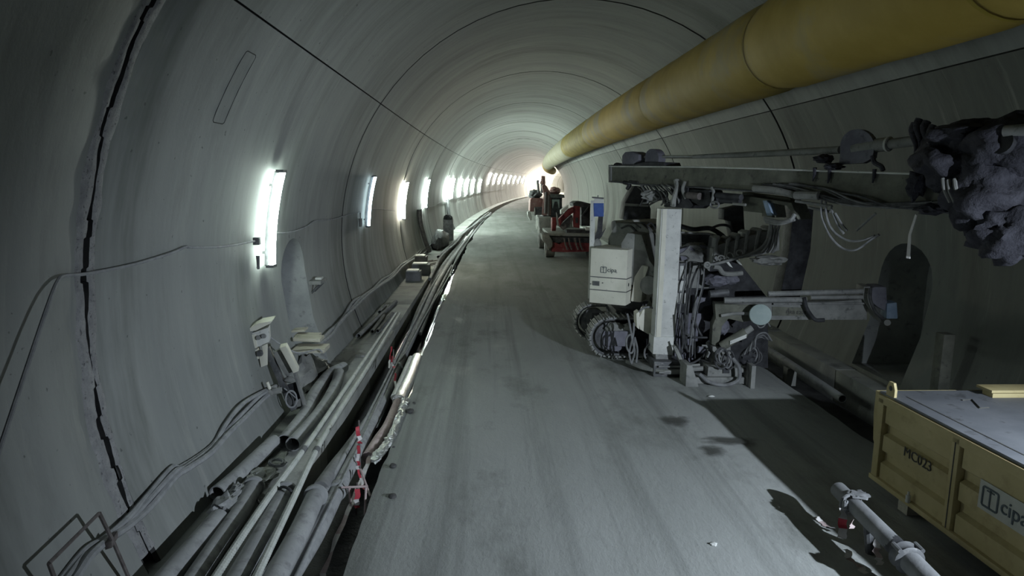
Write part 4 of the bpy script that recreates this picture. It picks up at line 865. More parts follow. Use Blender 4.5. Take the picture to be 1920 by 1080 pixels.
ch = P('cable_chain', MB().prism([A(u, v, 12.3) for u, v in ((1336, 466), (1350, 458), (1372, 452), (1392, 446), (1412, 440), (1440, 432), (1462, 436), (1462, 470), (1420, 480), (1384, 486), (1352, 494), (1334, 494))], (0, .35, 0)), 'rig_grey', bevel=.02, label='ribbed cable carrier')
for i, (u0, v0, u1, v1) in enumerate(((1346, 442, 1340, 492), (1366, 444, 1360, 490), (1384, 438, 1378, 486), (1402, 432, 1398, 482), (1424, 428, 1416, 476), (1444, 424, 1436, 474))):
    P('carrier_plate', MB().prism([A(u, v, 12.26) for u, v in ((u0-3, v0+5), (u0+4, v0), (u0+5, v0+4), (u0+1, v0+12), (u1+3, v1), (u1-3, v1))], (0, .42, 0)), 'steel2', ch, bevel=.006)
P('carrier_rod', MB().tube(smooth([A(1322, 497, 12.15), A(1345, 494, 12.15), A(1380, 484, 12.15), A(1412, 473, 12.15), A(1430, 462, 12.15), A(1442, 440, 12.15), A(1444, 410, 12.15)]), .028, 8), 'steel2', ch)
for u, v in ((1352, 486), (1369, 481), (1387, 476)):
    pts = [A(u+6*math.cos(a), v-2+5*math.sin(a), 12.12) for a in [PI*.6+PI*1.5*i/9 for i in range(10)]]; P('rod_hook', MB().tube(pts, .014, 6), 'rig_grey', ch)
for u, v in ((1366, 494), (1384, 490)): P('rod_claw', MB().prism([A(a, b, 12.14) for a, b in ((u-4, v-2), (u, v-4), (u+8, v+8), (u+2, v+5))], (0, .04, 0)), 'white', ch)
pts = [A(1326+5*math.cos(a), 497+5*math.sin(a), 12.12) for a in [2*PI*i/12 for i in range(13)]]; P('ring_eye', MB().tube(pts, .02, 6), 'rig_grey', ch)
P('support_hook', MB().tube(smooth([A(1338, 500, 12.2), A(1348, 502, 12.2), A(1356, 512, 12.2), A(1372, 514, 12.2), A(1392, 512, 12.2)]), .045, 8), 'rig_grey')
P('lower_casting', MB().lump(A(1345, 525, 12.5), (.24, .2, .13), .35, 3, 6, 3).lump(A(1372, 524, 12.4), (.13, .12, .10), .3, 3, 7, 3), 'purple', sd=40)
P('winch_drum', MB().tube([A(1330, 552, 12.5), A(1365, 548, 12.5)], .08, 14), 'steel')
for i in range(3): P('chain_strap', MB().tube(smooth([A(1448+i*8, 410+2*i, 12.1), A(1446+i*5, 440, 12.1), A(1438+i*8, 462, 12.1), A(1428+i*10, 474, 12.1)]), .026, 7), 'hose_g')
P('strap_end', MB().lump(A(1440, 488, 12.3), (.3, .15, .09), .4, 3, 9, 3), 'rig_grey')
P('dark_arm', MB().prism([A(u, v, 12.9) for u, v in ((1358, 392), (1394, 384), (1396, 424), (1398, 444), (1376, 446), (1370, 414), (1357, 412))], (0, .35, 0)), 'dark', bevel=.02)
# ---- lower telescopic boom reaching to the right
B0, BD = (4.2, 12.05, 0), V((2.9, -.55, 0)).normalized(); BN = V((-BD.y, BD.x, 0))
def BP(u, v, off=0): return PL(u, v, V(B0)+BN*off, BD)
bm_ = P('lower_boom', MB().prism([BP(u, v) for u, v in ((1344, 570), (1560, 566), (1626, 560), (1626, 600), (1520, 600), (1440, 600), (1344, 590))], BN*.26), 'rig_grey', bevel=.015, label='telescopic lower boom reaching to the right')
P('boom_plate', MB().prism([BP(u, v, -.012) for u, v in ((1448, 575), (1505, 577), (1506, 592), (1448, 592))], BN*.012), 'olive', bm_)
part('boom_lettering', text_mb('HRB E20S', .085, BP(1473, 588, -.016), BD, V((0, 0, 1)), .004), M['ink'], bm_, smooth_deg=0)
for (u0, v0, u1, v1, r) in ((1358, 563, 1512, 562, .055), (1440, 551, 1625, 546, .05), (1520, 558, 1622, 557, .04), (1450, 570, 1622, 569, .018)):
    P('boom_tube', MB().tube([BP(u0, v0, -.04), BP(u1, v1, -.04)], r, 12), 'steel2', bm_)
P('boom_clamp', MB().tube(smooth([BP(1508, 558, -.1), BP(1512, 576, -.1), BP(1520, 590, -.1), BP(1530, 600, -.1), BP(1546, 600, -.1)]), .035, 8), 'dark', bm_)
P('boom_head', MB().prism([BP(u, v, -.08) for u, v in ((1620, 538), (1632, 537), (1630, 560), (1640, 588), (1655, 606), (1640, 590), (1626, 572), (1618, 560))], BN*.4), 'rig_grey', bm_, bevel=.015)
P('boom_head', MB().prism([BP(u, v, -.1) for u, v in ((1632, 542), (1640, 538), (1662, 538), (1664, 566), (1660, 584), (1646, 576), (1634, 566))], BN*.42), 'purple', bm_, bevel=.02)
P('blue_motor', MB().prism([BP(u, v, -.14) for u, v in ((1663, 569), (1682, 567), (1684, 598), (1662, 598))], BN*.3), 'bluegrey', bm_, bevel=.02, label='small blue motor at the boom end')
P('eye_lug', MB().tube([BP(1664, 605, -.1), BP(1664, 605, .1)], .055, 12), 'rig_grey', bm_)
P('head_hose', MB().tube(smooth([BP(1632, 540, -.2), BP(1632, 562, -.22), BP(1642, 585, -.22), BP(1656, 598, -.2)]), .03, 8), 'hose', bm_)
P('boom_disc', MB().tube([BP(1426, 590, -.32), BP(1424, 590, .0)], .19, 28), 'disc', bm_, bevel=.02, label='round pale teal drum end')
P('disc_wire', MB().tube(smooth([BP(1418, 606, -.2), BP(1424, 614, -.25), BP(1432, 612, -.25), BP(1438, 604, -.25), BP(1444, 612, -.2)]), .012, 6), 'hose_g', bm_)
P('boom_bracket', MB().prism([BP(u, v, -.05) for u, v in ((1340, 570), (1408, 572), (1408, 602), (1392, 604), (1366, 598), (1354, 612), (1350, 636), (1345, 650), (1334, 646), (1336, 610), (1342, 596))], BN*.35), 'olive', bevel=.02, label='cast arch bracket under the boom')
P('bracket_rib', MB().tube(smooth([BP(1352, 592, -.1), BP(1376, 588, -.1), BP(1404, 588, -.1)]), .03, 8), 'rig_grey')
P('lift_cylinder', MB().tube([BP(1352, 650, -.12), BP(1398, 622, -.14)], .085, 16), 'olive', bevel=.01); P('cylinder_eye', MB().tube([BP(1396, 624, -.14), BP(1410, 614, -.12)], .06, 14), 'rig_grey'); P('cylinder_pad', MB().obox(BP(1384, 636, -.22), BD*.14+V((0, 0, .07)), BN*.02, (0, 0, .035)), 'white')
P('lump_motor', MB().lump(BP(1356, 612, .1), (.11, .1, .15), .2, 2, 3, 3), 'purple')
# ---- front base of the rig on the road
P('front_column', MB().prism([A(u, v, 12.0) for u, v in ((1336, 650), (1370, 648), (1374, 690), (1334, 692))], (0, .4, 0)), 'rig_grey', bevel=.02)
P('base_block', MB().prism([A(u, v, 11.7) for u, v in ((1328, 688), (1384, 690), (1390, 712), (1372, 718), (1326, 706))], (0, .55, 0)), 'rig_grey', bevel=.02); P('block_pad', MB().prism([A(u, v, 11.67) for u, v in ((1356, 690), (1368, 690), (1368, 700), (1356, 700))], (0, .03, 0)), 'dark')
for q_ in (((1290, 693, 11.9), (1330, 690, 11.9), .045), ((1384, 694, 11.7), (1412, 694, 11.7), .05), ((1286, 686, 12.0), (1312, 684, 12.0), .025)): P('base_bar', MB().tube([A(*q_[0]), A(*q_[1])], q_[2], 8), 'rig_grey')
P('stabiliser', MB().box((3.60, 11.62, .02), (4.75, 11.95, .14)), 'rig_grey', bevel=.01); P('stabiliser_end', MB().box((4.70, 11.4, .0), (4.78, 11.9, .42)), 'rig_grey', bevel=.01); P('stabiliser_end', MB().prism([V((3.56, 11.5, 0)), V((3.80, 11.5, 0)), V((3.66, 11.5, .4)), V((3.56, 11.5, .4))], (0, .4, 0)), 'rig_grey', bevel=.01)
P('base_hose', MB().tube(smooth([A(1312, 702, 11.6), A(1330, 716, 11.5), A(1360, 722, 11.5), A(1384, 712, 11.5), A(1386, 690, 11.5), A(1374, 672, 11.6)]), .035, 8), 'hose_g')
for i in range(9):
    cu, cv = 1352+rnd.random()*16+(55 if i > 5 else 0), 664+rnd.random()*14; ru, rv = 7+rnd.random()*6, 10+rnd.random()*8
    pts = [A(cu+ru*math.cos(a), cv+rv*math.sin(a), 11.55+.02*i) for a in [2*PI*k/14+i for k in range(15)]]; P('hose_coil', MB().tube(pts, .018, 6), ('hose', 'hose_g')[i % 2])
for i in range(6): P('hose_tail', MB().tube(smooth([A(1390+i*5, 668-3*i, 11.6), A(1404+i*3, 650-4*i, 11.7), A(1420+i*3, 634-i*2, 11.8), A(1432+i*3, 634+i, 11.9)]), .016, 6), ('hose', 'hose_g')[i % 2])
P('coupling_box', MB().lump(A(1402, 672, 11.75), (.16, .12, .15), .4, 3, 5, 3), 'dark')
# ---- mast carried high, running from far left to near right
M0, MD = V((2.52, 14.0, 0)), V((2.59, -6.0, 0)).normalized(); MN = V((-MD.y, MD.x, 0))
if MN.y < 0: MN = -MN
def MP(u, v, off=0): return PL(u, v, M0+MN*off, MD)
top = [(1143, 313), (1300, 314), (1420, 317), (1530, 321), (1690, 326), (1800, 330), (1960, 338)]
bot = [(1960, 420), (1800, 400), (1690, 388), (1530, 368), (1420, 358), (1300, 350), (1200, 345), (1143, 339)]
mast = P('mast_beam', MB().prism([MP(u, v) for u, v in top+bot], MN*.34), 'olive', label='long dusty mast beam carried level overhead')
P('mast_rail', MB().tube([MP(u, v-1, -.02) for u, v in top], .014, 6), 'white', mast); P('mast_rail', MB().tube([MP(u, v+1, -.02) for u, v in bot[::-1]], .016, 6), 'steel', mast)
P('mast_end_plate', MB().prism([MP(u, v, -.03) for u, v in ((1141, 309), (1145, 309), (1145, 342), (1141, 342))], MN*.4), 'steel2', mast)
P('drill_rod', MB().tube([MP(1180, 296, .15), MP(1232, 294, .15), MP(1300, 294, .15)], .028, 10), 'chrome', mast)
P('drill_rod', MB().tube([MP(1300, 294, .15), MP(1400, 290, .15), MP(1575, 281, .15)], [.034, .046, .052], 12), 'rig_grey', mast)
P('drill_casing', MB().tube([MP(1602, 280, .15), MP(1612, 277, .15), MP(1665, 270, .15), MP(1668, 269, .15)], [.085, .088, .088, .08], 16), 'rig_grey', mast); P('casing_ring', MB().tube([MP(1664, 270, .15), MP(1668, 270, .15)], .095, 16), 'white', mast)
P('drill_rod', MB().tube([MP(1668, 270, .15), MP(1730, 262, .15)], .065, 14), 'rig_grey', mast)
P('rod_clamp', MB().prism([MP(u, v, .0) for u, v in ((1166, 312), (1166, 292), (1172, 285), (1184, 284), (1197, 290), (1197, 300), (1186, 310))], MN*.3), 'purple', mast, bevel=.015)
arc = [MP(1222+13*math.cos(a), 297+18*math.sin(a)*-1, .05) for a in [PI*(-.15+1.05*i/12) for i in range(13)]]
P('rod_guide', MB().prism(arc+[MP(1209, 312, .05), MP(1234, 312, .05)], MN*.16), 'purple', mast, label='round rod guide at the mast end')
P('guide_base', MB().prism([MP(u, v, -.02) for u, v in ((1206, 304), (1244, 304), (1247, 312), (1150, 313), (1150, 308), (1190, 308))], MN*.38), 'dark', mast, bevel=.01); P('mast_lug', MB().lump(MP(1158, 311, .1), (.08, .1, .07), .4, 3, 8), 'dark', mast)
arc = [MP(1607+32*math.cos(a), 275-33*math.sin(a), .08) for a in [PI*(-.05+1.1*i/14) for i in range(15)]]
P('rod_guide', MB().prism(arc+[MP(1574, 300, .08), MP(1572, 308, .08), MP(1618, 306, .08), MP(1636, 296, .08)], MN*.08), 'purple', mast, label='large rounded rod guide mid mast')
P('guide_jaw', MB().lump(MP(1545, 298, .05), (.13, .12, .06), .4, 3, 3, 3).lump(MP(1562, 312, .0), (.12, .12, .05), .5, 3, 5, 3), 'mud', mast, sd=60); P('guide_jaw', MB().tube(smooth([MP(1636, 292, .0), MP(1640, 305, .0), MP(1652, 312, .0), MP(1656, 320, .0)]), .03, 7), 'mud', mast)
for u, v in ((1528, 322), (1556, 326), (1640, 325)): P('mud_drip', MB().tube([MP(u, v-8, -.03), MP(u-1, v+6, -.03), MP(u-4, v+18, -.03)], [.03, .024, .01], 6), 'mud', mast)
P('mud_drip', MB().lump(MP(1718, 345, -.1), (.1, .1, .17), .5, 3, 4, 3), 'mud', mast, sd=60)
# clutter slung under the mast's left end
P('mast_carriage', MB().prism([MP(u, v, .0) for u, v in ((1255, 348), (1290, 350), (1288, 372), (1300, 384), (1292, 391), (1246, 389), (1244, 380), (1262, 374))], MN*.4), 'dark', mast, bevel=.02)
P('mast_clamp', MB().tube(smooth([MP(1268, 338, -.06), MP(1270, 352, -.08), MP(1264, 372, -.08), MP(1262, 386, -.06)]), .05, 8).tube(smooth([MP(1284, 340, -.06), MP(1280, 356, -.08), MP(1286, 372, -.06)]), .03, 8), 'rig_grey', mast)
P('slew_motor', MB().prism([MP(u, v, .02) for u, v in ((1288, 354), (1330, 356), (1334, 382), (1310, 386), (1296, 378))], MN*.3), 'dark', mast, bevel=.03); P('motor_cap', MB().tube([MP(1290, 366, -.05), MP(1312, 368, -.05)], .06, 12), 'iron', mast)
for i in range(12):
    u0, v0 = 1196+i*5, 346+rnd.random()*4; pts = [MP(u0, v0, -.02), MP(u0+8+8*rnd.random(), v0+10+6*rnd.random(), -.06), MP(u0+10+14*rnd.random(), v0+22+10*rnd.random(), -.05), MP(u0+24*rnd.random(), v0+30+8*rnd.random(), .0)]
    P('mast_hose', MB().tube(smooth(pts), .018, 6), ('hose', 'hose_g')[i % 2], mast)
P('hose_manifold', MB().lump(MP(1228, 366, .02), (.25, .12, .10), .5, 3, 6, 3), 'rig_grey', mast); P('hanging_ring', MB().tube([MP(1340+8*math.cos(a), 384+6*math.sin(a), -.04) for a in [2*PI*i/14 for i in range(15)]], .016, 6), 'hose_g', mast)
P('mast_hook', MB().tube(smooth([MP(1334, 352, -.03), MP(1338, 360, -.03), MP(1336, 378, -.03), MP(1342, 382, -.03)]), .025, 7), 'rig_grey', mast)
P('feed_cylinder', MB().tube([MP(1345, 366, .0), MP(1390, 370, .0)], .05, 12).tube([MP(1350, 376, .0), MP(1388, 378, .0)], .04, 10), 'dark', mast); P('feed_rod', MB().tube([MP(1375, 382, -.05), MP(1398, 384, -.05)], .022, 8), 'chrome', mast)
P('mast_end_lever', MB().tube(smooth([MP(1170, 342, .0), MP(1180, 346, .0), MP(1176, 354, .0)]), .04, 7).tube([MP(1180, 340, -.02), MP(1196, 342, -.02)], .02, 6), 'dark', mast)
# support cradle under the middle of the mast
P('mast_cradle', MB().prism([MP(u, v, .12) for u, v in ((1390, 366), (1484, 380), (1496, 412), (1486, 400), (1474, 386), (1444, 380), (1448, 408), (1428, 406), (1428, 376), (1432, 400), (1394, 396))], MN*.3), 'olive', bevel=.01)
P('cradle_plate', MB().prism([MP(u, v, .34) for u, v in ((1392, 360), (1482, 372), (1482, 382), (1392, 374))], MN*.2), 'olive'); P('cradle_rib', MB().prism([MP(u, v, .05) for u, v in ((1430, 376), (1438, 376), (1448, 404), (1438, 404))], MN*.1), 'bluegrey')
P('cradle_tube', MB().tube(smooth([MP(1414, 353, -.08), MP(1440, 355, -.08), MP(1458, 358, -.08), MP(1490, 366, -.08)]), .05, 10), 'rig_grey', mast); P('cradle_tube', MB().tube(smooth([MP(1492, 366, -.08), MP(1512, 366, -.08), MP(1536, 367, -.08)]), [.06]*13, 10), 'rig_grey', mast)
P('cradle_bar', MB().tube([MP(1492, 377, -.05), MP(1560, 387, -.05)], .022, 7).tube([MP(1516, 389, -.02), MP(1556, 397, -.02)], .018, 7), 'steel2', mast)
P('cradle_strap', MB().tube(smooth([MP(1434, 410, .0), MP(1460, 416, -.05), MP(1482, 412, -.05), MP(1490, 402, .0)]), .03, 8).tube(smooth([MP(1436, 416, .0), MP(1462, 420, -.05), MP(1490, 412, -.02)]), .022, 8), 'steel2', mast)
P('shade_leg', MB().prism([A(u, v, 13.1) for u, v in ((1488, 384), (1526, 392), (1520, 470), (1500, 560), (1470, 600), (1462, 560), (1480, 470))], (0, .4, 0)), 'dark', bevel=.02, label='dark added leg under the mast, standing in for shadow')  # added leg, coloured dark in place of the shadow on the right wall
for i in range(8):
    pts = [MP(1430+i*10, 344+2*rnd.random(), -.03), MP(1490+i*12, 352+12*rnd.random(), -.06), MP(1560+i*8, 368+16*rnd.random(), -.08), MP(1640+i*6, 382+8*rnd.random(), -.06), MP(1740+i*4, 378+8*rnd.random(), -.05)]
    P('mast_hose', MB().tube(smooth(pts), .015, 6), ('hose', 'hose', 'hose_g')[i % 3], mast)
for pix in ([(1541, 366), (1540, 400), (1548, 425), (1560, 448), (1580, 466), (1600, 469), (1616, 462), (1632, 450), (1648, 440)], [(1548, 370), (1550, 405), (1560, 430), (1578, 446), (1596, 452), (1618, 450), (1640, 442)], [(1556, 385), (1570, 420), (1582, 438)], [(1566, 400), (1578, 420), (1588, 432)]):
    P('hanging_hose', MB().tube(smooth([MP(u, v, -.05) for u, v in pix]), .016, 7), 'hose_g', mast)
P('mast_tie', MB().tube([MP(1606, 432, .0), MP(1642, 400, .0)], .018, 6), 'steel2', mast)
# mud-caked drill head at the near end of the mast
hd = P('drill_head', MB().lump(MP(1790, 300, .05), (.42, .42, .34), .35, 1.8, 3, 4).lump(MP(1850, 360, .0), (.42, .42, .45), .35, 1.8, 7, 4).lump(MP(1900, 280, .05), (.45, .45, .36), .3, 1.8, 9, 4).lump(MP(1890, 440, .0), (.35, .35, .30), .4, 1.8, 12, 4).lump(MP(1820, 250, .05), (.40, .4, .15), .3, 2, 14, 4), 'mud', mast, label='drill head caked in dark blue-grey mud', sd=70)
for i, (u, v) in enumerate(((1716, 236), (1724, 228), (1738, 232), (1750, 240))): P('mud_fin', MB().tube(smooth([MP(u, v-4, -.05), MP(u-6, v+10, -.08), MP(u+2, v+40, -.05), MP(u-4, v+70, -.02)]), [.05-.002*k for k in range(19)], 8), 'mud', hd, sd=60)
for i, (u, v) in enumerate(((1768, 335), (1778, 338), (1790, 336))): P('mud_icicle', MB().tube(smooth([MP(u, v, -.30), MP(u+3, v+20, -.34), MP(u+14, v+44, -.30)]), [.022]*13, 7), 'rig_grey', hd)
P('head_rod', MB().tube([MP(1885, 246, -.30), MP(1990, 240, -.32)], .06, 14), 'rig_grey', hd); P('head_bore', MB().tube([MP(1880, 268, -.34), MP(1900, 275, -.2)], .11, 18), 'dark', hd)
P('mud_bulge', MB().lump(MP(1745, 392, -.02), (.12, .2, .07), .5, 3, 3, 3), 'mud', hd, sd=60)
P('white_strap', MB().prism([MP(u, v, -.1) for u, v in ((1716, 401), (1719, 404), (1708, 440), (1706, 485), (1699, 484), (1703, 440))], MN*.01), 'tape_w', mast, label='pale strap dangling under the mast')
# ------------------------------------------------------------------ ochre skip with lettering
CZ0, CZ1 = .16, 1.20
q0, q1 = V((4.62, 7.42, 0)), V((4.72, 3.4, 0)); cdr = (q1-q0).normalized(); cn = V((cdr.y, -cdr.x, 0))   # cn points towards the road
if cn.x > 0: cn = -cn
skip = root('skip_container', (5.6, 6.0, 0), 'ochre steel skip with ribbed panels and flat grey lid, near right corner', 'skip')
def K(t, z, off=0): return q0+cdr*t+cn*off+V((0, 0, z))
def Kp(name, mb, m, parent=None, bevel=0, label=None, sd=35): return part(name, mb, M[m], parent or skip, bevel, label, sd)
DW = 2.05
Kp('skip_body', MB().prism([K(.06, CZ0+.04, -.07), K(4.0, CZ0+.04, -.07), K(4.0, CZ0+.04, -DW), K(.06, CZ0+.04, -DW)], (0, 0, CZ1-CZ0-.08)), 'skip')
def panel_side(t0, t1, lab=None):
    fr = Kp('side_panel', MB().prism([K(t0, CZ0+.06, -.075), K(t1, CZ0+.06, -.075), K(t1, CZ1-.1, -.075), K(t0, CZ1-.1, -.075)], cn*.02), 'skip', label=lab)
    hh = CZ1-CZ0-.2
    for i in range(2):
        za = CZ0+.17+hh*(.10+.46*i); zb_ = za+hh*.26
        # pressed-in trough between proud bands: a proud band with sloped ends
        prof = [(t0+.05, zb_-hh*.20), (t1-.05, zb_-hh*.20), (t1-.05, zb_+.05), (t0+.05, zb_+.05)]
    bands = [(CZ0+.06, CZ0+.06+hh*.22), (CZ0+.06+hh*.40, CZ0+.06+hh*.62), (CZ0+.06+hh*.80, CZ1-.1)]
    for a, b_ in bands:
        vs = []
        for t in (t0+.02, t1-.02):
            for z, o in ((a-.035 if a > CZ0+.1 else a, -.058), (a, .0), (b_, .0), (b_+.035 if b_ < CZ1-.15 else b_, -.058)): vs.append(K(t, z, o))
        n = 4; Kp('pressed_band', MB().add(vs, [(0, 1, 5, 4), (1, 2, 6, 5), (2, 3, 7, 6), (3, 2, 1, 0), (4, 5, 6, 7), (0, 4, 7, 3)]), 'skip', fr, sd=0)
    return fr
pA = panel_side(.10, 1.22); pB = panel_side(1.34, 2.62); pC = panel_side(2.74, 3.95)
for t in (.05, 1.28, 2.68): Kp('corner_post', MB().prism([K(t-.055, CZ0, -.06), K(t+.055, CZ0, -.06), K(t+.055, CZ0, .03), K(t-.055, CZ0, .03)], (0, 0, CZ1-CZ0-.03)), 'skip', bevel=.012)
for t in (1.28, 2.68): Kp('post_groove', MB().prism([K(t-.006, CZ0+.02, .031), K(t+.006, CZ0+.02, .031), K(t+.006, CZ0+.02, .034), K(t-.006, CZ0+.02, .034)], (0, 0, CZ1-CZ0-.1)), 'ink')
Kp('top_rail', MB().prism([K(-.02, CZ1-.10, -.10), K(4.0, CZ1-.10, -.10), K(4.0, CZ1-.10, .03), K(-.02, CZ1-.10, .03)], (0, 0, .10)), 'skip', bevel=.012)
Kp('bottom_rail', MB().prism([K(-.02, CZ0, -.10), K(4.0, CZ0, -.10), K(4.0, CZ0, .045), K(-.02, CZ0, .045)], (0, 0, .06)), 'skip', bevel=.012)
Kp('lid', MB().prism([K(-.03, CZ1, .0), K(4.0, CZ1, .0), K(4.0, CZ1, -DW), K(-.03, CZ1, -DW)], (0, 0, .03)), 'lid', bevel=.008, label='flat dusty blue-grey lid')
Kp('lid_seam', MB().prism([K(.2, CZ1+.031, -.16), K(4.0, CZ1+.031, -.16), K(4.0, CZ1+.031, -.175), K(.2, CZ1+.031, -.175)], (0, 0, .003)), 'ink')
Kp('lid_mark', MB().tube([K(.35, CZ1+.036, -.72), K(.33, CZ1+.036, -.85), K(.62, CZ1+.036, -.72), K(.60, CZ1+.036, -.84)], .008, 5), 'ink')
Kp('end_hopper', MB().prism([K(0, CZ0, -.06), K(-.06, CZ0+.08, -.06), K(-.03, CZ0+.25, -.06), K(-.16, CZ0+.42, -.06), K(-.20, CZ1-.3, -.06), K(-.20, CZ1-.02, -.06), K(0, CZ1-.02, -.06)], -cn*(DW-.1)), 'skip', label='sloped far end of the skip')
def lug(t, off, h=.22):
    pts = [K(t-.06, CZ1, off), K(t+.06, CZ1, off)]; pts = [K(t-.075, CZ1, off), K(t+.075, CZ1, off), K(t+.075, CZ1+h*.6, off), K(t+.04, CZ1+h, off), K(t-.04, CZ1+h, off), K(t-.075, CZ1+h*.6, off)]
    n = 14; hole = [K(t+.03*math.cos(2*PI*i/n), CZ1+h*.62+.03*math.sin(2*PI*i/n), off) for i in range(n)]
    l = Kp('lifting_lug', MB().prism(pts, cn*.03), 'skip'); Kp('lug_hole', MB().prism([p_+cn*.032 for p_ in hole], -cn*.034), 'ink', l)
lug(.16, -.03, .19)
Kp('lid_beam', MB().prism([K(.10, CZ1+.03, -1.15), K(.10, CZ1+.03, -1.9), K(.26, CZ1+.03, -1.9), K(.26, CZ1+.03, -1.15)], (0, 0, .05)).prism([K(.06, CZ1+.10, -1.1), K(.06, CZ1+.10, -1.9), K(.30, CZ1+.10, -1.9), K(.30, CZ1+.10, -1.1)], (0, 0, .03)), 'skip', label='raised ochre beam on the lid', bevel=.004)
Kp('drain_cock', MB().cyl(K(.72, CZ0+.05, .05), K(.72, CZ0+.13, .05), .025).cyl(K(.72, CZ0+.13, .05), K(.72, CZ0+.17, .05), .012), 'white')
Kp('stencil_number', text_mb('MC023', .155, K(.50, CZ0+.50, .006), cdr, V((0, 0, 1)), .004), 'ink', pA, sd=0)
lp = Kp('logo_plate', MB().prism([K(1.62, CZ0+.46, .004), K(2.55, CZ0+.46, .004), K(2.55, CZ0+.74, .004), K(1.62, CZ0+.74, .004)], cn*.006), 'plate', pB)
logo(pB, K(1.66, CZ0+.50, .014), cdr, V((0, 0, 1)), cn, .20, 'ink2')
for t in (.5, 3.2): Kp('skid', MB().prism([K(t, 0.02, -.0), K(t+.16, 0.02, -.0), K(t+.16, 0.02, -DW-.1), K(t, 0.02, -DW-.1)], (0, 0, CZ0-.02)), 'wood', label='timber skid under the skip')
# ------------------------------------------------------------------ pipe with coupling beside the skip
z_ = .36
pf = [G(1572, 918, z_), G(1640, 985, z_), G(1700, 1046, z_-.03), G(1790, 1140, z_-.06)]
rt = root('delivery_pipe', G(1640, 985, 0), 'grey delivery pipe with bolted coupling, raised beside the skip', 'pipe')
ln = smooth(pf, 6); part('pipe_run', MB().tube(ln[:13], .085, 18), M['pipe_dark'], rt, bevel=0, smooth_deg=50); part('pipe_sleeve', MB().tube(ln[12:], .10, 18), M['pipe_dark'], rt, smooth_deg=50)
c = ln[12]; d = (ln[13]-ln[12]).normalized()
part('coupling', MB().tube([c-d*.07, c-d*.05, c-d*.02, c+d*.02, c+d*.05, c+d*.07], [.1, .135, .115, .115, .135, .1], 20), M['steel'], rt)
for sx in (-1, 1): part('coupling_bolt', MB().tube([c+V((.10*sx, 0, .10))-d*.06, c+V((.10*sx, 0, .10))+d*.06], .022, 8), M['steel'], rt)
for t in (5, 14): part('pipe_prop', MB().tube([ln[t]-V((0, 0, .06)), V((ln[t].x+.05, ln[t].y, .0))], .045, 10), M['steel'], rt)
part('mud_smear', MB().tube([c-d*.22, c-d*.08], .089, 18), M['dark'], rt)
c = G(1595, 945, z_); rt = root('tape_bow', c, 'grey cloth and red and white tape knotted round the delivery pipe', 'barrier tape')
pd = (ln[1]-ln[0]).normalized(); ring = [c+(V((0, 0, 1))*math.cos(a)+pd.cross(V((0, 0, 1)))*math.sin(a))*.098 for a in [2*PI*i/14 for i in range(15)]]
part('cloth_wrap', MB().tube(ring, .022, 8), M['pipe_dark'], rt); part('cloth_flap', MB().lump(c+V((.08, .0, .10)), (.10, .09, .02), .5, 3, 2, 3), M['pipe_dark'], rt); part('cloth_flap', MB().lump(c+V((-.08, -.04, .0)), (.03, .04, .07), .5, 3, 5, 3), M['pipe_dark'], rt)
tape(c+V((-.10, -.06, -.02)), c+V((-.13, -.12, -.31)), .085, 3.2, parent=rt, mats=('tape_w', 'tape_r'), segs=3, sag=0, amp=.02)
tape(c+V((-.03, -.06, -.05)), c+V((-.02, -.10, -.22)), .05, 8.2, parent=rt, mats=('tape_w', 'tape_p'), segs=2, sag=0)
for i, (u0, v0, u1, v1, z0, lab) in enumerate(((1584, 1030, 1625, 1075, .12, 'crumpled pale strip standing in for lit ground below the delivery pipe'), (1642, 1005, 1650, 1060, .2, 'pale strip standing in for lit ground under the delivery pipe coupling'), (1530, 968, 1562, 990, .02, 'flat pale strip standing in for lit ground left of the delivery pipe'))):
    p, q = G(u0, v0, z0), G(u1, v1, .03); rt = root('lit_ground_strip', p, lab, 'barrier tape', 'lit ground spots by the skip'); tape(p, q, .06, i*5.1, parent=rt, mats=('tape_w', 'tape_p'), segs=3, sag=.02, amp=.06)  # pale strips stand in for spots of light on the ground
# pipe and cable in the right trench
pts = [T(15.8, 4.35, -.12), T(13.5, 4.3, -.12), T(11.2, 4.2, -.12)]
rt = root('trench_pipe', pts[1]-V((0, 0, .08)), 'long dusty pipe lying open-ended in the right trench before the rig', 'pipe'); part('pipe_run', MB().pipe(smooth(pts, 4), .075, .012, 14), M['pipe'], rt, smooth_deg=50)
part('pipe_prop', MB().box(pts[1]+V((-.1, -.1, -.45)), pts[1]+V((.1, .1, -.075))), M['slab'], rt)
pts = [T(16, 3.75, -.4), T(12.5, 3.8, -.42), T(10, 3.7, -.40)]; wire('trench_plank', pts, .09, 'wood', 'weathered pole lying at the bottom of the right trench', 'pole', n=8)
thing('timber_prop', MB().box((7.06, 9.9, .05), (7.24, 10.1, 1.35)), M['olive'], 'short dark prop standing by the right wall behind the skip', 'prop', bevel=.01)
# ------------------------------------------------------------------ pebbles and scraps on the road
for i, (u, v, r, lab) in enumerate(((769, 770, .06, 'largest dark stone on the road by the foil pipe'), (765, 757, .03, 'small stone just behind the largest road stone'), (776, 755, .025, 'tiny stone right of the largest road stone'), (737, 873, .045, 'flat dark stone on the road near the tape line'), (736, 930, .05, 'dark stone at the road edge nearest the camera'), (738, 838, .02, 'tiny stone between the two flat road stones'))):
    thing('road_stone', MB().lump(G(u, v, r*.35), (r, r*1.1, r*.6), .3, 2, i, 2), M['stone'], lab, 'stone', 'stones on the left of the road')
p = G(1338, 1020, .02); thing('paper_scrap', MB().lump(p, (.04, .03, .02), .5, 3, 2, 2), M['white'], 'white scrap on the road in the right foreground', 'scrap')
p = G(1334, 743, .02); thing('paper_scrap', MB().lump(p, (.06, .02, .015), .4, 3, 4, 2), M['white'], 'white scrap on the road before the rig base', 'scrap')
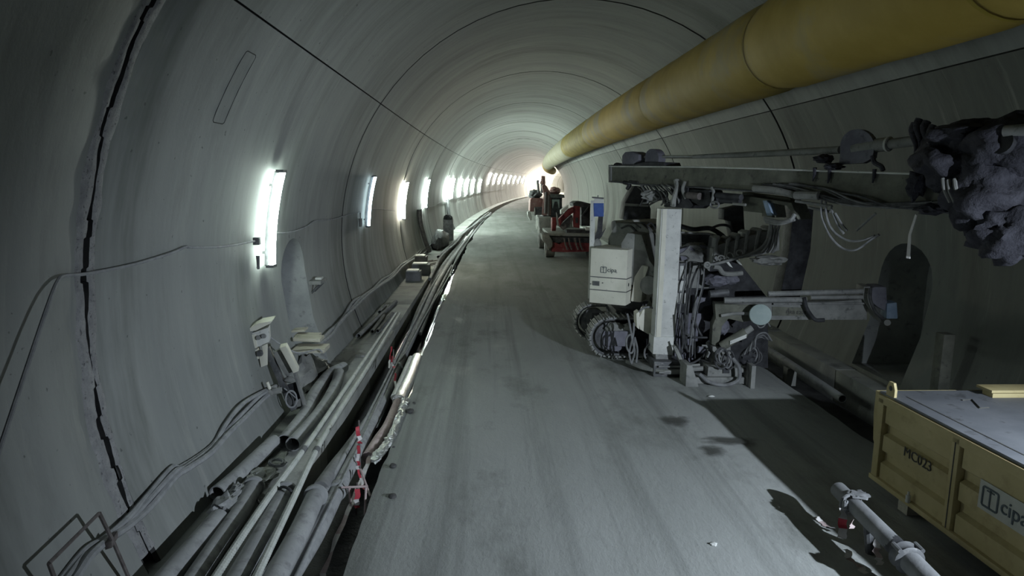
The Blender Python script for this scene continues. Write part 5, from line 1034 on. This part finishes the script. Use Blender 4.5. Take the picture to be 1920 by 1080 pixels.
# ------------------------------------------------------------------ red crane truck
tk = root('crane_truck', (4.0, 34.0, 0), 'dusty red crane truck parked on the right behind the drilling rig', 'truck')
def Q(name, mb, m, parent=None, bevel=0, label=None, sd=35): return part(name, mb, M[m], parent or tk, bevel, label, sd)
YT = 31.6
def tp(pix, y=YT): return [A(u, v, y) for u, v in pix]
Q('rear_beam', MB().prism(tp([(1034, 452), (1050, 458), (1058, 452), (1106, 456), (1106, 472), (1060, 473), (1034, 472)]), (0, .3, 0)), 'red', bevel=.03, label='bright red rear beam')
Q('chassis', MB().box((3.0, YT+.3, .55), (5.0, 37.5, .95)), 'dark', bevel=.03); Q('flatbed', MB().box((2.85, YT+.1, 1.05), (5.1, 35.4, 1.20)), 'rig_grey', bevel=.03)
Q('under_frame', MB().prism(tp([(1030, 444), (1106, 446), (1106, 456), (1032, 455)]), (0, .5, 0)), 'dark', bevel=.03)
for x in (2.98, 5.0):
    for y in (32.3, 36.6):
        wl = Q('wheel', MB().tube([(x-.22, y, .52), (x-.19, y, .52), (x+.19, y, .52), (x+.22, y, .52)], [.45, .52, .52, .45], 26), 'tyre'); Q('wheel_hub', MB().tube([(x-.25, y, .52), (x+.25, y, .52)], .24, 18), 'steel2', wl)
Q('mudguard', MB().prism(tp([(1016, 440), (1030, 441), (1036, 452), (1036, 462), (1028, 470), (1024, 458), (1018, 452)], 31.5), (0, 1.2, 0)), 'rig_grey', bevel=.03)
col = Q('crane_column', MB().prism(tp([(1075, 386), (1088, 387), (1087, 428), (1075, 426)], 32.6), (0, .4, 0)), 'red', bevel=.03, label='red crane column')
Q('column_slot', MB().prism(tp([(1079, 408), (1084, 408), (1084, 418), (1079, 418)], 32.58), (0, .03, 0)), 'dark', col)
Q('crane_boom', MB().prism(tp([(1046, 412), (1066, 392), (1075, 388), (1076, 398), (1058, 412), (1050, 424)], 32.5), (0, .35, 0)), 'red', bevel=.03, label='folded red crane boom')
Q('boom_cover', MB().prism(tp([(1052, 402), (1052, 394), (1066, 384), (1066, 390)], 32.4), (0, .5, 0)), 'white', bevel=.02)
Q('boom_jib', MB().prism(tp([(1048, 424), (1070, 404), (1076, 410), (1066, 426), (1056, 432)], 32.7), (0, .3, 0)), 'iron', bevel=.03)
Q('side_tank', MB().tube(tp([(1034, 420), (1042, 420)], 33.2), .34, 18), 'red', bevel=.03); Q('tank_strap', MB().prism(tp([(1034, 433), (1045, 434), (1045, 436), (1034, 435)], 32.9), (0, .4, 0)), 'white')
Q('stake', MB().prism(tp([(1043, 398), (1046, 404), (1048, 424), (1045, 424)], 32.2), (0, .1, 0)), 'rig_grey')
cage = Q('cab_cage', MB().prism(tp([(1074, 382), (1080, 378), (1092, 378), (1108, 382), (1108, 424), (1090, 424), (1090, 388), (1076, 388)], 34.5), (0, 1.6, 0)), 'dark', bevel=.04, label='dark cab cage')
Q('cage_glass', MB().prism(tp([(1092, 388), (1104, 388), (1098, 402), (1090, 402)], 34.45), (0, .04, 0)), 'glass', cage); Q('cage_brace', MB().tube(tp([(1092, 404), (1104, 388)], 34.4), .05, 6), 'dark', cage)
Q('valve_bank', MB().box(A(1062, 446, 32.0), A(1106, 430, 32.6)), 'dark', bevel=.03); Q('lamp_unit', MB().box(A(1098, 432, 31.9), A(1105, 426, 32.0)), 'white', bevel=.01)
for u in (1058, 1066, 1078, 1086): Q('control_lever', MB().tube(tp([(u, 446), (u+2, 458), (u+6, 468)], 31.5), .04, 7), 'iron')
Q('side_board', MB().prism(tp([(1010, 408), (1036, 408), (1036, 436), (1014, 436), (1011, 424)], 36.5), (0, 1.2, 0)), 'rig_grey', bevel=.04); Q('deck_lip', MB().prism(tp([(1018, 436), (1050, 440), (1050, 443), (1020, 440)], 31.6), (0, .4, 0)), 'rig_grey')
# ------------------------------------------------------------------ faded red loader further back
ld = root('wheel_loader', (4.9, 48.0, 0), 'faded red wheeled loader with raised arm, farthest machine on the right', 'loader')
def Lp(name, mb, m, parent=None, bevel=0, label=None, sd=35): return part(name, mb, M[m], parent or ld, bevel, label, sd)
YL = 46.5
Lp('engine_hood', MB().prism(tp([(994, 375), (997, 371), (1018, 372), (1019, 396), (993, 397)], YL), (0, 1.6, 0)), 'pink', bevel=.08, label='faded pink-red engine hood')
Lp('engine_grille', MB().prism(tp([(1002, 388), (1018, 388), (1018, 403), (1002, 403)], YL-.1), (0, .12, 0)), 'steel', bevel=.03)
cab = Lp('cab', MB().prism(tp([(1033, 367), (1054, 367), (1054, 404), (1033, 404)], YL-.3), (0, 1.6, 0)), 'dark', bevel=.05, label='dark operator cab')
Lp('cab_roof', MB().prism(tp([(1030, 364), (1058, 365), (1059, 371), (1030, 371)], YL-.5), (0, 2.0, 0)), 'steel', cab, bevel=.04); Lp('cab_glass', MB().prism(tp([(1035, 374), (1049, 374), (1049, 390), (1036, 390)], YL-.34), (0, .05, 0)), 'disc', cab); Lp('driver_seat', MB().prism(tp([(1036, 392), (1040, 378), (1045, 378), (1048, 392)], YL-.37), (0, .03, 0)), 'dark', cab)
for x, y in ((3.75, 46.8), (5.9, 46.8), (3.9, 50.5), (5.9, 50.5)):
    wl = Lp('wheel', MB().tube([(x-.3, y, .62), (x-.26, y, .62), (x+.26, y, .62), (x+.3, y, .62)], [.52, .62, .62, .52], 24), 'tyre'); Lp('wheel_hub', MB().tube([(x-.32, y, .62), (x+.32, y, .62)], .26, 16), 'rig_grey', wl)
Lp('chassis', MB().box((3.8, 46.6, .6), (5.9, 51, 1.3)), 'dark', bevel=.05)
arm = Lp('lift_arm', MB().prism(tp([(1016, 404), (1020, 366), (1016, 350), (1020, 344), (1026, 350), (1034, 366), (1033, 404)], YL-.4), (0, .5, 0)), 'pink', bevel=.05, label='raised lift arm')
Lp('arm_mast', MB().tube(tp([(1017, 334), (1016, 362)], YL), .10, 8).tube(tp([(1008, 338), (1010, 362)], YL+.5), .08, 8), 'steel', arm); Lp('arm_tip', MB().tube(tp([(1017, 345), (1019, 330)], YL-.2), [.2, .12], 8), 'pink', arm)
Lp('arm_ram', MB().tube(tp([(1022, 400), (1024, 360)], YL-.5), .09, 10).tube(tp([(1028, 404), (1029, 366)], YL-.5), .09, 10), 'iron', arm)
Lp('hood_top', MB().lump(A(1004, 364, YL+1.2), (.5, .8, .3), .3, 2, 4, 3), 'steel'); Lp('cab_load', MB().lump(A(1040, 358, YL+1.0), (.4, .5, .28), .25, 2, 7, 3), 'pink')
Lp('white_fender', MB().prism(tp([(989, 397), (994, 395), (998, 412), (994, 414), (989, 404)], YL-.2), (0, .6, 0)), 'white', bevel=.03); Lp('light_bar', MB().tube(tp([(1003, 390), (1003, 404)], YL-.2), .05, 8), 'rig_grey')
